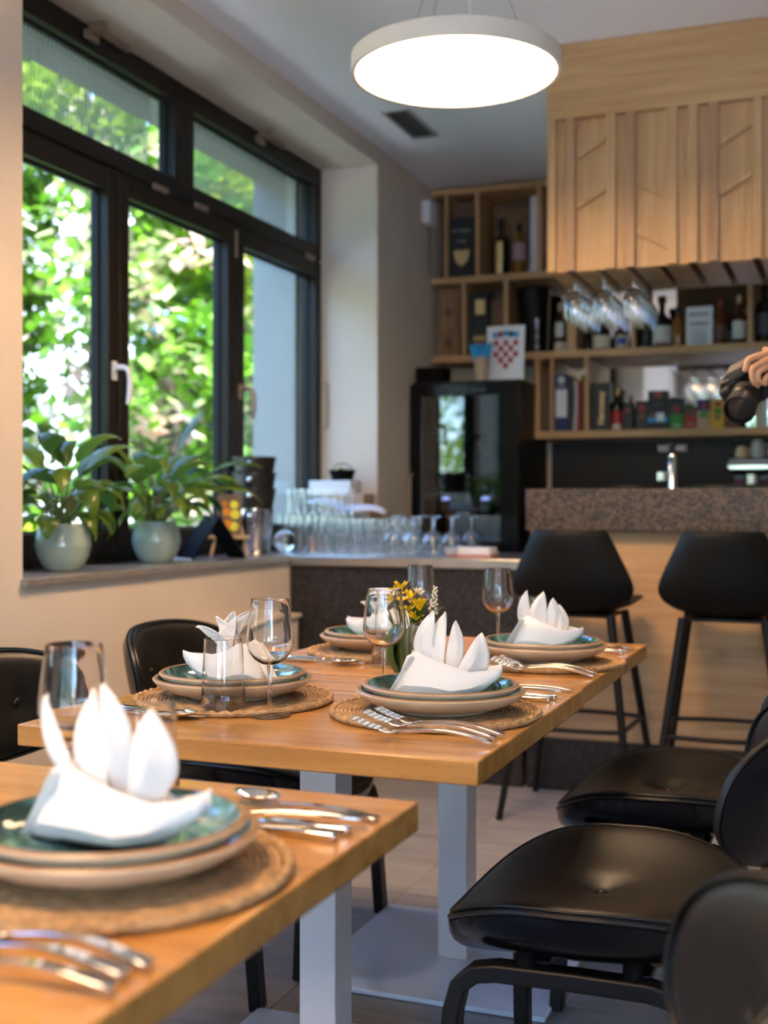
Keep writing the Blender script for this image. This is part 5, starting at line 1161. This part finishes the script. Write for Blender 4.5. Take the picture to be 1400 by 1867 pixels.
def tree(label, x, y, hz, rx, ry, rz, mat, seed, ns=150, pr=42, sr=.16, leaf=.10, zmin=-1., tr=.07):
    t = thing('garden_tree', label, 'tree', (x, y, -.30), 0, 'trees in the garden')
    r = random.Random(seed); MB().tube([(0, 0, -.01), (r.uniform(-.05, .05), 0, hz*.4), (r.uniform(-.1, .1), r.uniform(-.1, .1), hz)], [tr, tr*.75, tr*.35], 10).build('trunk', 'bark', t)
    for k in range(5):
        a = r.uniform(0, 2*PI); z = hz*r.uniform(.45, .95); MB().tube([(0, 0, z), (rx*.4*math.cos(a), ry*.4*math.sin(a), z+rz*.15), (rx*.75*math.cos(a), ry*.75*math.sin(a), z+rz*.35)], [tr*.45, tr*.3, tr*.1], 7).build('branch', 'bark', t)
    crown(seed, rx, ry, rz, ns, pr, sr, leaf, mat, t, hz, zmin=zmin); return t
tree('pale pinkish tree filling the middle window pane', -4.95, 8.15, 2.5, .95, .95, 2.0, 'foliage_pink', 1, 120, 46, .22, .15)
tree('mid green tree behind the pale pinkish tree', -5.5, 9.9, 2.7, 1.25, 1.1, 2.4, 'foliage_green', 2, 190, 60, .26, .12)
tree('slim green tree at the left edge of the window view', -6.36, 8.10, 2.6, .30, .3, 2.9, 'foliage_green', 3, 150, 60, .11, .11)
tree('tall lime green tree whose crown fills the upper left pane', -5.75, 8.35, 4.85, 1.15, 1.1, .95, 'foliage_lime', 4, 130, 55, .2, .11)
tree('lime green tree seen left of the outer pier through the third pane', -4.35, 9.0, 3.7, .85, .8, 1.0, 'foliage_lime', 5, 90, 50, .2, .10)
tree('dark green tree low behind the outer pier', -5.15, 10.9, 2.0, 1.2, 1.0, 2.0, 'foliage_dark', 6, 120, 50, .25, .12)
for i, (x, y, lb) in enumerate(((-14.5, 13.0, 'big dark tree beyond the white house, left'), (-10.6, 19.0, 'big dark tree beyond the white house, middle'), (-5.2, 20.5, 'big dark tree beyond the white house, right'))):
    if i == 0: bt0 = tree(lb, x, y, 4.4, 2.3, 2.3, 3.8, 'foliage_dark', 8, 260, 60, .5, .26, tr=.16)
    else: t = dup(bt0); t.location = (x, y, -.30); t.rotation_euler[2] = i*1.9; t['label'] = lb
for i, (x, y) in enumerate(((-8.2, 4.6), (-7.2, 1.6), (-8.6, -1.6), (-7.4, -5.0), (-9.5, -8.5), (-5.8, -9.5))):
    if i == 0: gt0 = tree('green garden tree outside, first of a row left of the photo frame', x, y, 2.9, 1.5, 1.5, 2.5, 'foliage_green', 12, 200, 60, .3, .15, tr=.12)
    else: t = dup(gt0); t.location = (x, y, -.30); t.rotation_euler[2] = i*1.3; t['label'] = 'green garden tree outside, '+ordn[i]+' of a row left of the photo frame'
for i, x in enumerate((-3.5, -.5, 2.5, 5.5, 8.5)):  # unseen row added to block low sky behind the viewer
    t = dup(gt0); t.location = (x, -17.5-.5*(i % 2), -.30); t.rotation_euler[2] = i*1.7; t['label'] = 'green garden tree at the far edge of the terrace behind the viewer, '+ordn[i]+' of five'
for i, (x, y, s_) in enumerate(((-5.05, 6.75, 1.), (-4.35, 7.0, .85), (-5.9, 6.9, .9), (-4.6, 5.9, .8))):
    lb = ('low lime shrub below the pale pinkish tree', 'low lime shrub below the third pane', 'low lime shrub at the left below the first pane', 'low lime shrub nearest the window')[i]
    if i == 0:
        sh0 = thing('garden_shrub', lb, 'shrub', (x, y, -.30), 0, 'shrubs in the garden')
        for k in range(5): MB().tube([(0, 0, -.01), (.12*math.cos(k*1.3), .12*math.sin(k*1.3), .35), (.28*math.cos(k*1.3), .28*math.sin(k*1.3), .8)], [.018, .013, .006], 6).build('stem', 'bark', sh0)
        crown(31, .62, .62, .60, 80, 42, .13, .085, 'foliage_lime', sh0, .65)
    else: t = dup(sh0); t.location = (x, y, -.30); t.scale = (s_, s_, s_); t.rotation_euler[2] = i*2.; t['label'] = lb
hs = thing('house', 'sunlit white house wall glimpsed between trees through the left pane', 'house', (-9.15, 12.3, -.30), .58)
MB().box(-1.6, 1.0, 0, 1.8, -.05, 5.6).build('wall', 'house', hs, smooth=False)
MB().prism([(-1.9, 5.6), (1.3, 5.6), (-.3, 7.0)], -.3, 2.1).build('roof', 'clay', hs, smooth=False)
w_ = MB().box(-1.3, -.5, -.04, .02, 1.6, 3.0).build('window', 'frame', hs, smooth=False); MB().box(-1.23, -.57, -.045, -.04, 1.67, 2.93).build('pane', 'dark_pane', w_, smooth=False)
